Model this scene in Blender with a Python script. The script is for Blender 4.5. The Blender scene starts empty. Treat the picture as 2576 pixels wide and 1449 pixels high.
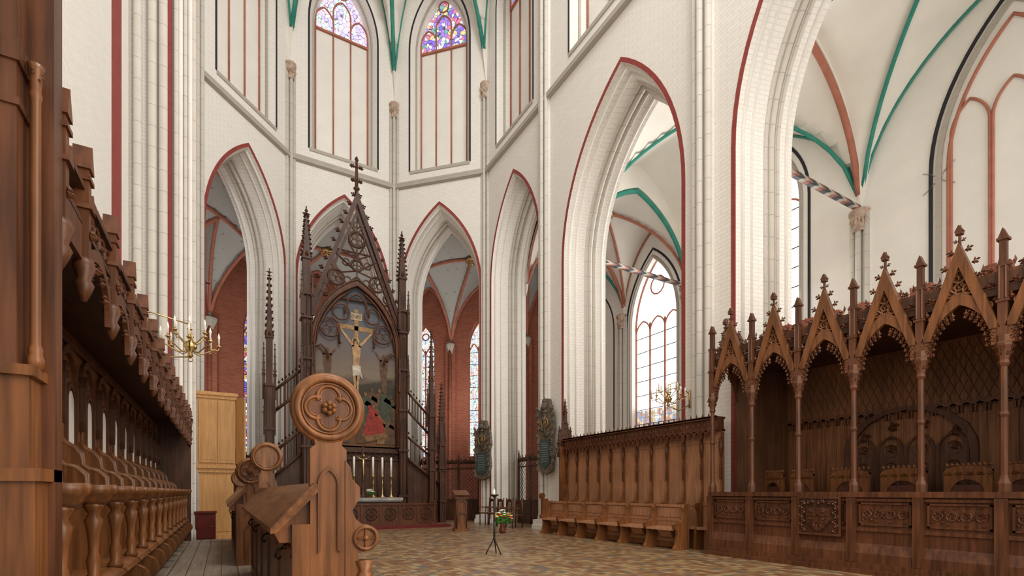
import bpy, bmesh, math, random
from mathutils import Matrix, Vector
pi=math.pi; rad=math.radians
rnd=random.Random(7)
C=bpy.context.scene.collection
SC=bpy.context.scene
# ---------------------------------------------------------------- mesh builder
class MB:
    def __init__(s,M=None): s.v=[];s.f=[];s.sm=[];s.M=M
    def add(s,vs,fs,sm=False):
        b=len(s.v)
        if s.M is not None: vs=[tuple(s.M@Vector(p)) for p in vs]
        s.v+=vs; s.f+=[tuple(b+i for i in f) for f in fs]; s.sm+=[sm]*len(fs)
    def box(s,x0,x1,y0,y1,z0,z1):
        s.add([(x0,y0,z0),(x1,y0,z0),(x1,y1,z0),(x0,y1,z0),(x0,y0,z1),(x1,y0,z1),(x1,y1,z1),(x0,y1,z1)],
              [(0,3,2,1),(4,5,6,7),(0,1,5,4),(1,2,6,5),(2,3,7,6),(3,0,4,7)])
    def cb(s,x,y,z,sx,sy,sz): s.box(x-sx/2,x+sx/2,y-sy/2,y+sy/2,z-sz/2,z+sz/2)
    def prism(s,p,a0,a1,p2=None,ax='y'):
        p2=p2 or p; n=len(p)
        if ax=='y': A=[(x,a0,z) for x,z in p]; B=[(x,a1,z) for x,z in p2]
        elif ax=='x': A=[(a0,y,z) for y,z in p]; B=[(a1,y,z) for y,z in p2]
        else: A=[(x,y,a0) for x,y in p]; B=[(x,y,a1) for x,y in p2]
        s.add(A+B,[tuple(range(n)),tuple(range(2*n-1,n-1,-1))]+[(i,i+n,(i+1)%n+n,(i+1)%n) for i in range(n)])
    def band(s,a,b,y0,y1,closed=False):
        n=len(a); V=[];F=[]
        for (ax,az),(bx,bz) in zip(a,b): V+=[(ax,y0,az),(bx,y0,bz),(bx,y1,bz),(ax,y1,az)]
        m=n if closed else n-1
        for i in range(m):
            k=4*i;q=4*((i+1)%n)
            for e in range(4): F.append((k+e,k+(e+1)%4,q+(e+1)%4,q+e))
        if not closed: F+=[(0,1,2,3),(4*n-4,4*n-3,4*n-2,4*n-1)]
        s.add(V,F)
    def tube(s,pts,r,n=6,closed=False):
        P=[Vector(p) for p in pts]; m=len(P); V=[];F=[]
        nrm=None
        for i in range(m):
            if closed: t=P[(i+1)%m]-P[i-1]
            else: t=P[min(i+1,m-1)]-P[max(i-1,0)]
            t.normalize()
            if nrm is None:
                nrm=t.orthogonal().normalized()
            else:
                nrm=(nrm-t*nrm.dot(t))
                nrm=nrm.normalized() if nrm.length>1e-6 else t.orthogonal().normalized()
            b=t.cross(nrm); rr=r[i] if isinstance(r,(list,tuple)) else r
            for k in range(n):
                a=2*pi*(k+.5)/n; V.append(tuple(P[i]+nrm*(rr*math.cos(a))+b*(rr*math.sin(a))))
        mm=m if closed else m-1
        for i in range(mm):
            for k in range(n):
                F.append((i*n+k,i*n+(k+1)%n,((i+1)%m)*n+(k+1)%n,((i+1)%m)*n+k))
        if not closed: F+=[tuple(range(n)),tuple(range(m*n-1,m*n-n-1,-1))]
        s.add(V,F,n>5)
    def ring(s,x,y,z,R,r,n=20,k=5,a0=0,a1=360,pl='y'):
        full=abs(a1-a0)>=360
        m=n if full else n+1
        pts=[]
        for i in range(m):
            a=rad(a0+(a1-a0)*i/n)
            pts.append((x+R*math.cos(a),y,z+R*math.sin(a)) if pl=='y' else (x+R*math.cos(a),y+R*math.sin(a),z))
        s.tube(pts,r,k,full)
    def lathe(s,prof,x=0,y=0,n=12,sx=1,sy=1,sm=True):
        V=[];F=[];m=len(prof)
        for r,z in prof:
            for k in range(n):
                a=2*pi*(k+.5)/n; V.append((x+r*sx*math.cos(a),y+r*sy*math.sin(a),z))
        for i in range(m-1):
            for k in range(n): F.append((i*n+k,i*n+(k+1)%n,(i+1)*n+(k+1)%n,(i+1)*n+k))
        F+=[tuple(range(n-1,-1,-1)),tuple(range((m-1)*n,m*n))]
        s.add(V,F,sm)
    def sph(s,x,y,z,a,b=None,c=None,n=8,m=5):
        b=b or a;c=c or a
        pr=[(max(math.sin(pi*i/m),.001),-math.cos(pi*i/m)) for i in range(m+1)]
        V=[];F=[]
        for r,zz in pr:
            for k in range(n):
                t=2*pi*k/n; V.append((x+a*r*math.cos(t),y+b*r*math.sin(t),z+c*zz))
        for i in range(m):
            for k in range(n): F.append((i*n+k,i*n+(k+1)%n,(i+1)*n+(k+1)%n,(i+1)*n+k))
        s.add(V,F,True)
    def oct(s,x,y,z,a,b=None,c=None):
        b=b or a;c=c or a
        s.add([(x+a,y,z),(x,y+b,z),(x-a,y,z),(x,y-b,z),(x,y,z+c),(x,y,z-c)],
              [(0,1,4),(1,2,4),(2,3,4),(3,0,4),(1,0,5),(2,1,5),(3,2,5),(0,3,5)])
    def leaf(s,x,y,z,q,d=0):
        s.oct(x,y,z,q*.7,q*.6,q*.7); s.oct(x+d*q*.8,y,z+q*.5,q*.55,q*.5,q*.4)
        s.oct(x+d*q*.6,y,z-q*.35,q*.4,q*.5,q*.35); s.oct(x+d*q*.1,y,z+q*.8,q*.3,q*.4,q*.5)
    def mesh(s,name,mat):
        me=bpy.data.meshes.new(name); me.from_pydata(s.v,[],s.f); me.polygons.foreach_set('use_smooth',s.sm)
        me.materials.append(mat)
        bm=bmesh.new(); bm.from_mesh(me); bmesh.ops.recalc_face_normals(bm,faces=bm.faces); bm.to_mesh(me); bm.free()
        me.update(); return me
    def build(s,name,mat,parent=None,M=None,loc=None):
        o=bpy.data.objects.new(name,s.mesh(name,mat)); C.objects.link(o)
        if parent: o.parent=parent
        if M is not None: o.matrix_local=M
        if loc: o.location=loc
        return o
def tag(o,label,cat,group=None):
    o['label']=label;o['category']=cat
    if group:o['group']=group
    return o
def thing(name,label,cat,loc=(0,0,0),rz=0,group=None):
    o=bpy.data.objects.new(name,None);C.objects.link(o);o.location=loc;o.rotation_euler=(0,0,rz)
    o.empty_display_size=.2
    return tag(o,label,cat,group)
def struct(name,mb,mat,M=None):
    o=mb.build(name,mat,None,M);o['kind']='structure';return o
def inst(o,parent,loc=(0,0,0),rz=0,sc=None):
    c=o.copy();C.objects.link(c);c.parent=parent;c.location=loc;c.rotation_euler=(0,0,rz)
    if sc:c.scale=sc
    for g in list(o.children):
        d=g.copy();C.objects.link(d);d.parent=c
    return c
def dup(root,loc,rz,label,group=None):
    r=root.copy();C.objects.link(r);r.location=loc;r.rotation_euler=(0,0,rz);r['label']=label
    if group:r['group']=group
    for ch in list(root.children):
        c=ch.copy();C.objects.link(c);c.parent=r
        for g in list(ch.children):
            d=g.copy();C.objects.link(d);d.parent=c
    return r
def frame(x,y,phi,z=0):
    a=rad(phi); t=(math.sin(a),-math.cos(a)); n=(math.cos(a),math.sin(a))
    return Matrix(((t[0],n[0],0,x),(t[1],n[1],0,y),(0,0,1,z),(0,0,0,1)))
def rzf(phi): return rad(phi-90)
# ---------------------------------------------------------------- materials
def newmat(name):
    m=bpy.data.materials.new(name);m.use_nodes=True;nt=m.node_tree
    return m,nt,nt.nodes,nt.links,nt.nodes['Principled BSDF']
def N(nt,t,**k):
    n=nt.nodes.new(t)
    for a,b in k.items():
        setattr(n,a,b)
    return n
def math_(nt,op,a,b=None):
    n=nt.nodes.new('ShaderNodeMath');n.operation=op
    for i,v in enumerate((a,b)):
        if v is None: continue
        if isinstance(v,(int,float)): n.inputs[i].default_value=v
        else: nt.links.new(v,n.inputs[i])
    return n.outputs[0]
def mixc(nt,f,a,b):
    n=nt.nodes.new('ShaderNodeMix');n.data_type='RGBA'
    for i,v in ((0,f),(6,a),(7,b)):
        if isinstance(v,(int,float)): n.inputs[i].default_value=v
        elif isinstance(v,tuple): n.inputs[i].default_value=v+(1,) if len(v)==3 else v
        else: nt.links.new(v,n.inputs[i])
    return n.outputs[2]
def coords(nt,sc=(1,1,1),gen='Object'):
    tc=N(nt,'ShaderNodeTexCoord');mp=N(nt,'ShaderNodeMapping');mp.inputs['Scale'].default_value=sc
    nt.links.new(tc.outputs[gen],mp.inputs[0]);return mp.outputs[0]
def noise(nt,vec,scale,det=4):
    n=N(nt,'ShaderNodeTexNoise');n.inputs['Scale'].default_value=scale;n.inputs['Detail'].default_value=det
    nt.links.new(vec,n.inputs['Vector']);return n.outputs[0]
def bump(nt,h,bs,strength,dist=.02):
    b=N(nt,'ShaderNodeBump');b.inputs['Strength'].default_value=strength;b.inputs['Distance'].default_value=dist
    nt.links.new(h,b.inputs['Height']);nt.links.new(b.outputs[0],bs.inputs['Normal'])
def plain(name,c,rough=.6,metal=0,var=.25,sc=4,st=(1,1,1),bp=.15):
    m,nt,ns,L,bs=newmat(name);v=coords(nt,st);f=noise(nt,v,sc,5)
    f2=math_(nt,'MULTIPLY',math_(nt,'SUBTRACT',f,.3),2.2)
    d=tuple(x*(1-var) for x in c);e=tuple(min(1,x*(1+var)) for x in c)
    L.new(mixc(nt,f2,d,e),bs.inputs['Base Color']);bs.inputs['Roughness'].default_value=rough;bs.inputs['Metallic'].default_value=metal
    if not metal: bs.inputs['Specular IOR Level'].default_value=.3
    if bp: bump(nt,f,bs,bp)
    return m
def wood(name,c,rough=.42,st=(14,14,1.1),var=.5,bp=.25,spec=.32):
    m,nt,ns,L,bs=newmat(name);v=coords(nt,st);f=noise(nt,v,1.6,6)
    v2=coords(nt,(1,1,1));g=noise(nt,v2,1.3,2)
    f2=math_(nt,'ADD',math_(nt,'MULTIPLY',math_(nt,'SUBTRACT',f,.32),1.8),math_(nt,'MULTIPLY',math_(nt,'SUBTRACT',g,.5),1.2))
    d=tuple(x*(1-var) for x in c);e=tuple(min(1,x*(1+var)) for x in c)
    L.new(mixc(nt,f2,d,e),bs.inputs['Base Color']);bs.inputs['Roughness'].default_value=rough
    bs.inputs['Specular IOR Level'].default_value=spec
    bump(nt,f,bs,bp,.006);return m
def brick(name,c1,c2,mor,w=.29,h=.085,ms=.008,bp=.4,nz=.12,rough=.8):
    m,nt,ns,L,bs=newmat(name);tc=N(nt,'ShaderNodeTexCoord');sp=N(nt,'ShaderNodeSeparateXYZ');L.new(tc.outputs['Object'],sp.inputs[0])
    cx=N(nt,'ShaderNodeCombineXYZ');L.new(math_(nt,'ADD',sp.outputs[0],sp.outputs[1]),cx.inputs[0]);L.new(sp.outputs[2],cx.inputs[1])
    b=N(nt,'ShaderNodeTexBrick');L.new(cx.outputs[0],b.inputs['Vector']);b.inputs['Scale'].default_value=1
    b.inputs['Color1'].default_value=c1+(1,);b.inputs['Color2'].default_value=c2+(1,);b.inputs['Mortar'].default_value=mor+(1,)
    b.inputs['Brick Width'].default_value=w;b.inputs['Row Height'].default_value=h;b.inputs['Mortar Size'].default_value=ms
    f=noise(nt,tc.outputs['Object'],.9,5)
    n2=noise(nt,tc.outputs['Object'],9,4)
    L.new(mixc(nt,math_(nt,'MULTIPLY',math_(nt,'SUBTRACT',f,.35),nz*6),b.outputs[0],tuple(x*.86 for x in c2)),bs.inputs['Base Color'])
    hgt=math_(nt,'ADD',math_(nt,'MULTIPLY',b.outputs['Fac'],-1),math_(nt,'MULTIPLY',n2,1.2))
    bump(nt,hgt,bs,bp,.01);bs.inputs['Roughness'].default_value=rough;bs.inputs['Specular IOR Level'].default_value=.2;return m
def jointed(name,c,j,per=.42,rough=.75,wd=.05,bp=-.25):
    m,nt,ns,L,bs=newmat(name);tc=N(nt,'ShaderNodeTexCoord');sp=N(nt,'ShaderNodeSeparateXYZ');L.new(tc.outputs['Object'],sp.inputs[0])
    fr=math_(nt,'FRACT',math_(nt,'DIVIDE',sp.outputs[2],per));k=math_(nt,'LESS_THAN',fr,wd)
    f=noise(nt,tc.outputs['Object'],3,5)
    base=mixc(nt,f,tuple(x*.86 for x in c),tuple(min(1,x*1.06) for x in c))
    L.new(mixc(nt,k,base,j),bs.inputs['Base Color']);bs.inputs['Roughness'].default_value=rough;bs.inputs['Specular IOR Level'].default_value=.2
    bump(nt,k,bs,bp,.006);return m
def glass(name,strength,sat=.3,pal=((1,.2,.1),(.1,.15,.9),(1,.8,.1),(.1,.6,.2)),lead=.04,scale=5,base=(1,1,1),zfade=None,low_st=1.2,grid=None):
    m=bpy.data.materials.new(name);m.use_nodes=True;nt=m.node_tree;L=nt.links
    for n in list(nt.nodes): nt.nodes.remove(n)
    out=N(nt,'ShaderNodeOutputMaterial');em=N(nt,'ShaderNodeEmission');L.new(em.outputs[0],out.inputs[0])
    tc=N(nt,'ShaderNodeTexCoord')
    vo=N(nt,'ShaderNodeTexVoronoi');vo.inputs['Scale'].default_value=scale;L.new(tc.outputs['Object'],vo.inputs['Vector'])
    ve=N(nt,'ShaderNodeTexVoronoi',feature='DISTANCE_TO_EDGE');ve.inputs['Scale'].default_value=scale;L.new(tc.outputs['Object'],ve.inputs['Vector'])
    sp=N(nt,'ShaderNodeSeparateColor');L.new(vo.outputs['Color'],sp.inputs[0])
    cr=N(nt,'ShaderNodeValToRGB');cr.color_ramp.interpolation='CONSTANT';e=cr.color_ramp.elements
    while len(e)<len(pal)+1: e.new(.5)
    cols=list(pal)+[(1,.95,.9)]
    for i,c in enumerate(cols): e[i].position=i/len(cols);e[i].color=c+(1,)
    L.new(sp.outputs[0],cr.inputs[0])
    fac=sat
    st=strength
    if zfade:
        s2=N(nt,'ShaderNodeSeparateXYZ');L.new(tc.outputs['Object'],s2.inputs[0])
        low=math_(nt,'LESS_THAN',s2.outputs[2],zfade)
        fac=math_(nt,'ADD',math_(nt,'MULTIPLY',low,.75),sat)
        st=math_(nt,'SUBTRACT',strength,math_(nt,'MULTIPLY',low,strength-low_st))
    col=mixc(nt,fac,base,cr.outputs[0])
    ld=math_(nt,'LESS_THAN',ve.outputs['Distance'],lead)
    col=mixc(nt,math_(nt,'MULTIPLY',ld,.8 if lead>.02 else .4),col,(.02,.02,.03))
    if grid:
        s3=N(nt,'ShaderNodeSeparateXYZ');L.new(tc.outputs['Object'],s3.inputs[0])
        gx=math_(nt,'LESS_THAN',math_(nt,'FRACT',math_(nt,'DIVIDE',s3.outputs[0],grid)),.09)
        gz=math_(nt,'LESS_THAN',math_(nt,'FRACT',math_(nt,'DIVIDE',s3.outputs[2],grid*1.3)),.07)
        col=mixc(nt,math_(nt,'MULTIPLY',math_(nt,'MAXIMUM',gx,gz),.62),col,(.12,.11,.11))
    L.new(col,em.inputs[0])
    if zfade: L.new(st,em.inputs[1])
    else: em.inputs[1].default_value=strength
    return m
WB=brick('white_painted_brick',(.80,.765,.71),(.83,.80,.745),(.71,.675,.62),bp=.38,nz=.07,ms=.008)
WP=plain('white_plaster',(.82,.79,.735),.8,var=.04,sc=1.5,bp=.1)
WEB=plain('cream_vault_web',(.79,.755,.68),.85,var=.05,sc=1.2,bp=.08)
SH=jointed('jointed_stone_shaft',(.61,.565,.50),(.38,.35,.31),.46,wd=.03)
SHW=jointed('whitewashed_moulding',(.78,.745,.685),(.66,.62,.56),.5,wd=.018,bp=-.08)
GREYST=jointed('grey_brick_moulding',(.45,.41,.355),(.34,.31,.27),.3,wd=.04)
CAPM=plain('beige_carved_capital',(.46,.34,.26),.8,var=.35,sc=9)
RB=brick('red_brick',(.34,.11,.06),(.26,.075,.042),(.30,.17,.13),w=.27,h=.085,ms=.007,bp=.3)
RED=plain('oxide_red_paint',(.27,.05,.042),.75,var=.15,bp=.1)
TERRA=plain('terracotta_paint',(.42,.16,.105),.75,var=.15,bp=.1)
GREEN=plain('turquoise_green_paint',(.04,.25,.19),.65,var=.15,bp=.1)
BLK=plain('black_paint',(.025,.025,.03),.7,var=.1,bp=0)
WD=wood('dark_walnut_oak',(.125,.046,.020),.42)
WDD=wood('blackened_oak',(.078,.031,.0155),.46)
WM=wood('medium_oak',(.205,.078,.026),.33)
WMB=wood('bench_end_oak',(.235,.092,.032),.34)
WMH=wood('medium_oak_lengthwise',(.22,.084,.027),.32,st=(14,1.2,14))
WR=wood('reddish_oak',(.38,.185,.095),.43,var=.3)
WL=wood('pale_oak',(.56,.30,.11),.4,var=.2)
WCR=plain('pale_cream_board',(.66,.60,.53),.7,var=.1)
PLK=wood('grey_plank',(.27,.215,.165),.5,st=(14,.9,14),var=.25)
GOLD=plain('brass',(.55,.40,.18),.36,metal=1,var=.15,bp=0)
WAX=plain('candle_wax',(.90,.87,.78),.5,var=.03,bp=0)
IRON=plain('black_iron',(.03,.025,.022),.5,metal=.4,var=.1)
STONE=plain('grey_stone',(.42,.40,.37),.7)
DST=plain('dark_sandstone',(.14,.11,.08),.65,var=.5,sc=9,bp=.6)
TEAL=plain('slate_inscription',(.05,.075,.07),.5,var=.2)
CARPET=plain('red_carpet',(.15,.025,.022),.9,var=.2,sc=30)
LEATH=plain('dark_leather',(.07,.022,.012),.5,var=.2,sc=12)
REDBOX=plain('red_brown_lacquer',(.14,.022,.015),.3,var=.2)
LEAFG=plain('leaf_green',(.06,.20,.03),.6)
PETW=plain('white_petal',(.85,.83,.75),.6,var=.05)
PETY=plain('yellow_petal',(.80,.48,.04),.6,var=.05)
PETR=plain('orange_red_petal',(.7,.10,.03),.6,var=.05)
VASE=plain('brown_glazed_vase',(.16,.05,.025),.2)
def tiles():
    m,nt,ns,L,bs=newmat('mosaic_brick_floor');tc=N(nt,'ShaderNodeTexCoord')
    mp=N(nt,'ShaderNodeMapping');mp.inputs['Scale'].default_value=(7.4,7.4,1);L.new(tc.outputs['Object'],mp.inputs[0])
    fl=N(nt,'ShaderNodeVectorMath',operation='FLOOR');L.new(mp.outputs[0],fl.inputs[0])
    wn=N(nt,'ShaderNodeTexWhiteNoise',noise_dimensions='2D');L.new(fl.outputs[0],wn.inputs['Vector'])
    cr=N(nt,'ShaderNodeValToRGB');e=cr.color_ramp.elements
    for p,c in ((.2,(.19,.085,.042)),(.4,(.38,.26,.13)),(.6,(.25,.15,.075)),(.8,(.13,.13,.115)),(.88,(.41,.30,.165))):
        q=e.new(p);q.color=c+(1,)
    e[0].color=(.29,.17,.085,1);e[-1].color=(.23,.10,.05,1);cr.color_ramp.interpolation='CONSTANT'
    L.new(wn.outputs[0],cr.inputs[0])
    b2=N(nt,'ShaderNodeTexBrick');b2.inputs['Scale'].default_value=1;b2.inputs['Brick Width'].default_value=1;b2.inputs['Row Height'].default_value=1;b2.offset=0;b2.inputs['Mortar Size'].default_value=.05
    L.new(mp.outputs[0],b2.inputs['Vector'])
    f=noise(nt,tc.outputs['Object'],.9,5)
    col=mixc(nt,b2.outputs['Fac'],cr.outputs[0],(.11,.075,.045));col=mixc(nt,math_(nt,'MULTIPLY',f,.25),col,(.25,.16,.08))
    L.new(col,bs.inputs['Base Color']);bs.inputs['Roughness'].default_value=.30;bs.inputs['Specular IOR Level'].default_value=.4
    bump(nt,b2.outputs['Fac'],bs,-.3,.005);return m
TILE=tiles()
def blueweb():
    m,nt,ns,L,bs=newmat('blue_grey_painted_web');tc=N(nt,'ShaderNodeTexCoord')
    vo=N(nt,'ShaderNodeTexVoronoi');vo.inputs['Scale'].default_value=2.8;vo.inputs['Randomness'].default_value=.15;L.new(tc.outputs['Object'],vo.inputs['Vector'])
    k=math_(nt,'LESS_THAN',vo.outputs['Distance'],.15)
    L.new(mixc(nt,math_(nt,'MULTIPLY',k,.5),(.43,.44,.41),(.12,.12,.13)),bs.inputs['Base Color']);bs.inputs['Roughness'].default_value=.85;return m
BLUEWEB=blueweb()
def stripes():
    m,nt,ns,L,bs=newmat('chevron_striped_beam');tc=N(nt,'ShaderNodeTexCoord');sp=N(nt,'ShaderNodeSeparateXYZ');L.new(tc.outputs['Object'],sp.inputs[0])
    q=math_(nt,'ADD',math_(nt,'MULTIPLY',sp.outputs[0],1.7),math_(nt,'MULTIPLY',math_(nt,'ABSOLUTE',sp.outputs[2]),5))
    fr=math_(nt,'FRACT',q)
    cr=N(nt,'ShaderNodeValToRGB');cr.color_ramp.interpolation='CONSTANT';e=cr.color_ramp.elements
    e[0].color=(.42,.38,.33,1);e[1].position=.3;e[1].color=(.30,.12,.08,1);z=e.new(.58);z.color=(.05,.05,.055,1)
    L.new(fr,cr.inputs[0]);L.new(cr.outputs[0],bs.inputs['Base Color']);bs.inputs['Roughness'].default_value=.7;return m
STR=stripes()
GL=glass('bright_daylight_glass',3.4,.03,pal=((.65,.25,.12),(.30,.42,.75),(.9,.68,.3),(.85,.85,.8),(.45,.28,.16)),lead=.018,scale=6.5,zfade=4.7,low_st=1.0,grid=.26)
GST=glass('stained_clerestory_glass',1.15,.85,pal=((.16,.08,.75),(.85,.15,.28),(1,.75,.2),(.1,.45,.35),(.40,.15,.85),(.85,.85,1)),lead=.045,scale=6.5,base=(1,.95,1))
GST2=glass('pale_clerestory_glass',1.6,.58,pal=((.25,.12,.8),(.9,.3,.45),(.95,.9,1),(.3,.6,.5),(.45,.25,.9)),lead=.04,scale=6.5,base=(1,.96,1))
GDK=glass('deep_stained_glass',1.0,.9,pal=((.05,.08,.6),(.7,.05,.1),(.2,.1,.7),(.8,.5,.1)),lead=.05,scale=7,base=(.7,.8,1))
GAM=glass('ambulatory_stained_glass',1.7,.62,pal=((.8,.2,.1),(.2,.35,.8),(1,.8,.4),(.3,.6,.4)),lead=.055,scale=7,base=(.95,.98,1))
# ---------------------------------------------------------------- gothic helpers
def arcL(c,hw,zs,za,n=12,ap=None):
    ap=c if ap is None else ap
    w=ap-(c-hw);r=max(za-zs,w*1.0001);Rr=(w*w+r*r)/(2*w);ae=math.atan2(r,w-Rr);cx=c-hw+Rr
    return [(cx+Rr*math.cos(pi+(ae-pi)*i/n),zs+(za-zs)/r*Rr*math.sin(pi+(ae-pi)*i/n)) for i in range(n+1)]
def arcR(c,hw,zs,za,n=12,ap=None):
    ap=c if ap is None else ap
    return [(2*c-x,z) for x,z in arcL(c,hw,zs,za,n,2*c-ap)][::-1]
def opath(c,hw,zb,zs,za,n=12,ap=None):
    return [(c-hw,zb)]+arcL(c,hw,zs,za,n,ap)+arcR(c,hw,zs,za,n,ap)[1:]+[(c+hw,zb)]
def p3(path,y): return [(x,y,z) for x,z in path]
def panel(mb,x0,x1,z0,z1,H,y0,y1,H2=None,xb0=None,xb1=None,n=12):
    H2=H2 or H;xb0=x0 if xb0 is None else xb0;xb1=x1 if xb1 is None else xb1
    def poly(xa,xb,A,B):
        P=[]
        if A:
            c,hw,zb,zs,za,ap=A
            P+= [(ap,z0)] if zb>z0 else [(c+hw,z0)]
        else: P.append((xa,z0))
        if B:
            c,hw,zb,zs,za,ap=B
            P+= [(ap,z0),(ap,zb),(c-hw,zb)] if zb>z0 else [(c-hw,z0)]
            P+=arcL(c,hw,zs,za,n,ap)+[(ap,z1)]
        else: P+=[(xb,z0),(xb,z1)]
        if A:
            c,hw,zb,zs,za,ap=A
            P.append((ap,z1)); P+=arcR(c,hw,zs,za,n,ap)
            if zb>z0: P+=[(c+hw,zb),(ap,zb)]
        else: P.append((xa,z1))
        return P
    hs=[None]+[h if len(h)==6 else h+(h[0],) for h in H]+[None]
    h2=[None]+[h if len(h)==6 else h+(h[0],) for h in H2]+[None]
    for i in range(len(hs)-1):
        mb.prism(poly(x0,x1,hs[i],hs[i+1]),y0,y1,poly(xb0,xb1,h2[i],h2[i+1]))
OX,OY=4.17,15.67
AP=4.83
T8=math.tan(rad(22.5))
cnt={'w':0,'t':0}
def nwin(): cnt['w']+=1;return 'window_%d'%cnt['w']
def ntrim(): cnt['t']+=1;return 'trim_%d'%cnt['t']
# ---------------------------------------------------------------- arcade walls
def arcade(name,M,x0,x1,c,hw,zs,za,ext0,ext1,ap=None,whw=1.28,wc=None,zt=24.2,thick=1.35,splay=.34,bays=3,gm=None):
    ap=c if ap is None else ap; wc=c if wc is None else wc
    mb=MB();zu=13.9
    panel(mb,x0,x1,0,zu,[(c,hw,0,zs,za,ap)],0,thick,[(c,hw-splay,0,zs,za-splay*1.5,ap)],x0-ext0*thick*T8,x1+ext1*thick*T8,14)
    wz=14.32;ws=19.35;wa=21.9;gz=19.45
    panel(mb,x0,x1,zu,zt,[(wc,whw,wz,ws,wa)],0,.55,[(wc,whw-.26,wz+.12,ws,wa-.35)],x0-ext0*.55*T8,x1+ext1*.55*T8,10)
    w=struct(name,mb,WB,M)
    b=MB();b.box(wc-whw,wc+whw,.5,.7,wz,gz);b.build('blind_panel',WP,w)
    b=MB();b.band(opath(c,hw,0,zs,za,14,ap),opath(c,hw+.10,0,zs,za+.13,14,ap),-.012,.02);b.build('painted_arch_line',RED,w)
    for nm,mt,L_ in (('stone_rib_moulding',SH,((.52,.05),(.62,.075),(.74,.05))),('whitewashed_moulding',SHW,((.12,.05),(.28,.035),(.90,.045)))):
        b=MB()
        for f,r in L_:
            q=splay*f; b.tube(p3(opath(c,hw-q+.015,0,zs,za-q*1.5,14,ap),thick*f),r,8)
        b.build(nm,mt,w)
    b=MB()
    for f in (.57,.68):
        q=splay*f;b.tube(p3(opath(c,hw-q-.012,0,zs,za-q*1.5-.01,14,ap),thick*f),.014,4)
    b.build('reveal_joint_line',GREYST,w)
    b=MB();P=opath(wc,whw,wz,ws,wa,12);Q=opath(wc,whw+.07,wz,ws,wa+.09,12);b.band(P,Q,-.012,.03);b.build('black_painted_line',BLK,w)
    b=MB();b.tube(p3(opath(wc,whw-.13,wz+.05,ws,wa-.17,12),.27),.05,5);b.tube([(wc-whw+.1,.3,wz+.1),(wc+whw-.1,.3,wz+.1)],.06,5)
    b.box(wc-whw-.02,wc+whw+.02,-.03,.3,wz-.1,wz+.02);b.build('window_moulding',GREYST,w)
    iw=whw-.27
    for k in range(bays+1):
        x=wc-iw+2*iw*k/bays
        b=MB();b.tube([(x,.47,wz+.12),(x,.47,ws+.4)],.03,6);b.build('mullion',TERRA,w)
    g=MB();g.prism([(wc-iw,gz)]+arcL(wc,iw,ws+.12,wa-.42,8)+arcR(wc,iw,ws+.12,wa-.42,8)[1:]+[(wc+iw,gz)],.5,.53)
    go=struct(nwin(),g,gm or GST,M)
    b=MB()
    bw=2*iw/bays
    for k in range(bays):
        x=wc-iw+bw*(k+.5);top=ws+1.5 if k==bays//2 else ws+1.0
        b.tube(p3([(x-bw/2,gz)]+arcL(x,bw/2,top-.5,top,5)+arcR(x,bw/2,top-.5,top,5)[1:]+[(x+bw/2,gz)],.46),.035,5)
    b.box(wc-iw,wc+iw,.42,.5,gz-.05,gz+.03)
    b.build('window_tracery',TERRA,go)
    b=MB();b.ring(wc,.46,ws+1.85,.22,.03,14,5);b.build('tracery_roundel',TERRA,go)
    s=MB();s.prism([(-.12,13.70),(-.12,13.84),(-.04,13.94),(.02,13.94),(.02,13.66),(-.03,13.66)],x0,x1,ax='x');s.build('string_course',GREYST,w)
    return w
h=AP*T8
def ctr(phi,ap=AP): a=rad(phi);return frame(OX+ap*math.cos(a),OY+ap*math.sin(a),phi)
arcade('wall_apse_northeast',ctr(135),-h,h,0,1.72,9.3,12.8,1,1)
arcade('wall_apse_east',ctr(90),-h,h,0,1.72,9.3,12.8,1,1,gm=GST2)
arcade('wall_apse_southeast',ctr(45),-h,h,0,1.72,9.3,12.8,1,1)
arcade('wall_apse_right',ctr(0),-h,h+.17,.12,1.70,9.2,12.6,1,0)
RM=frame(9.0,7.35,0)
arcade('wall_right_bay',RM,-6.15,0,-2.87,2.27,8.2,12.4,0,0,ap=-2.6,whw=1.75,wc=-3.1)
arcade('wall_right_near_bay',RM,0,6.35,3.02,2.24,8.2,12.5,0,0,whw=1.75,wc=3.1)
m=MB();m.box(-1.35,-.66,13.6,17.67,0,24.2);wl=struct('wall_left_choir',m,WB)
m=MB();m.box(-2.3,-1.75,-1,14.0,0,24.2);m.box(-1.75,-1.35,13.6,14.0,0,24.2);wl2=struct('wall_left',m,WB)
m=MB();m.box(-1.77,-1.735,11.55,12.5,0,24.2);m.build('painted_red_band',RED,wl2)
for x in (-1.60,-1.34,-1.14):
    m=MB();m.lathe([(.135,0),(.135,.3),(.085,.4),(.085,24)],x,13.52,14);o=struct(ntrim(),m,SH)
m=MB();m.box(-1.055,-.985,13.50,13.6,0,24.2);m.build('painted_red_strip',RED,wl2)
for i,x in enumerate((-.90,-.82,-.73,-.64,-.57)):
    m=MB();m.lathe([(.07,0),(.07,.3),(.045,.4),(.045,24)],x,13.5+.3*(x+.9),10);struct(ntrim(),m,SHW if i%2 else SH)
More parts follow.
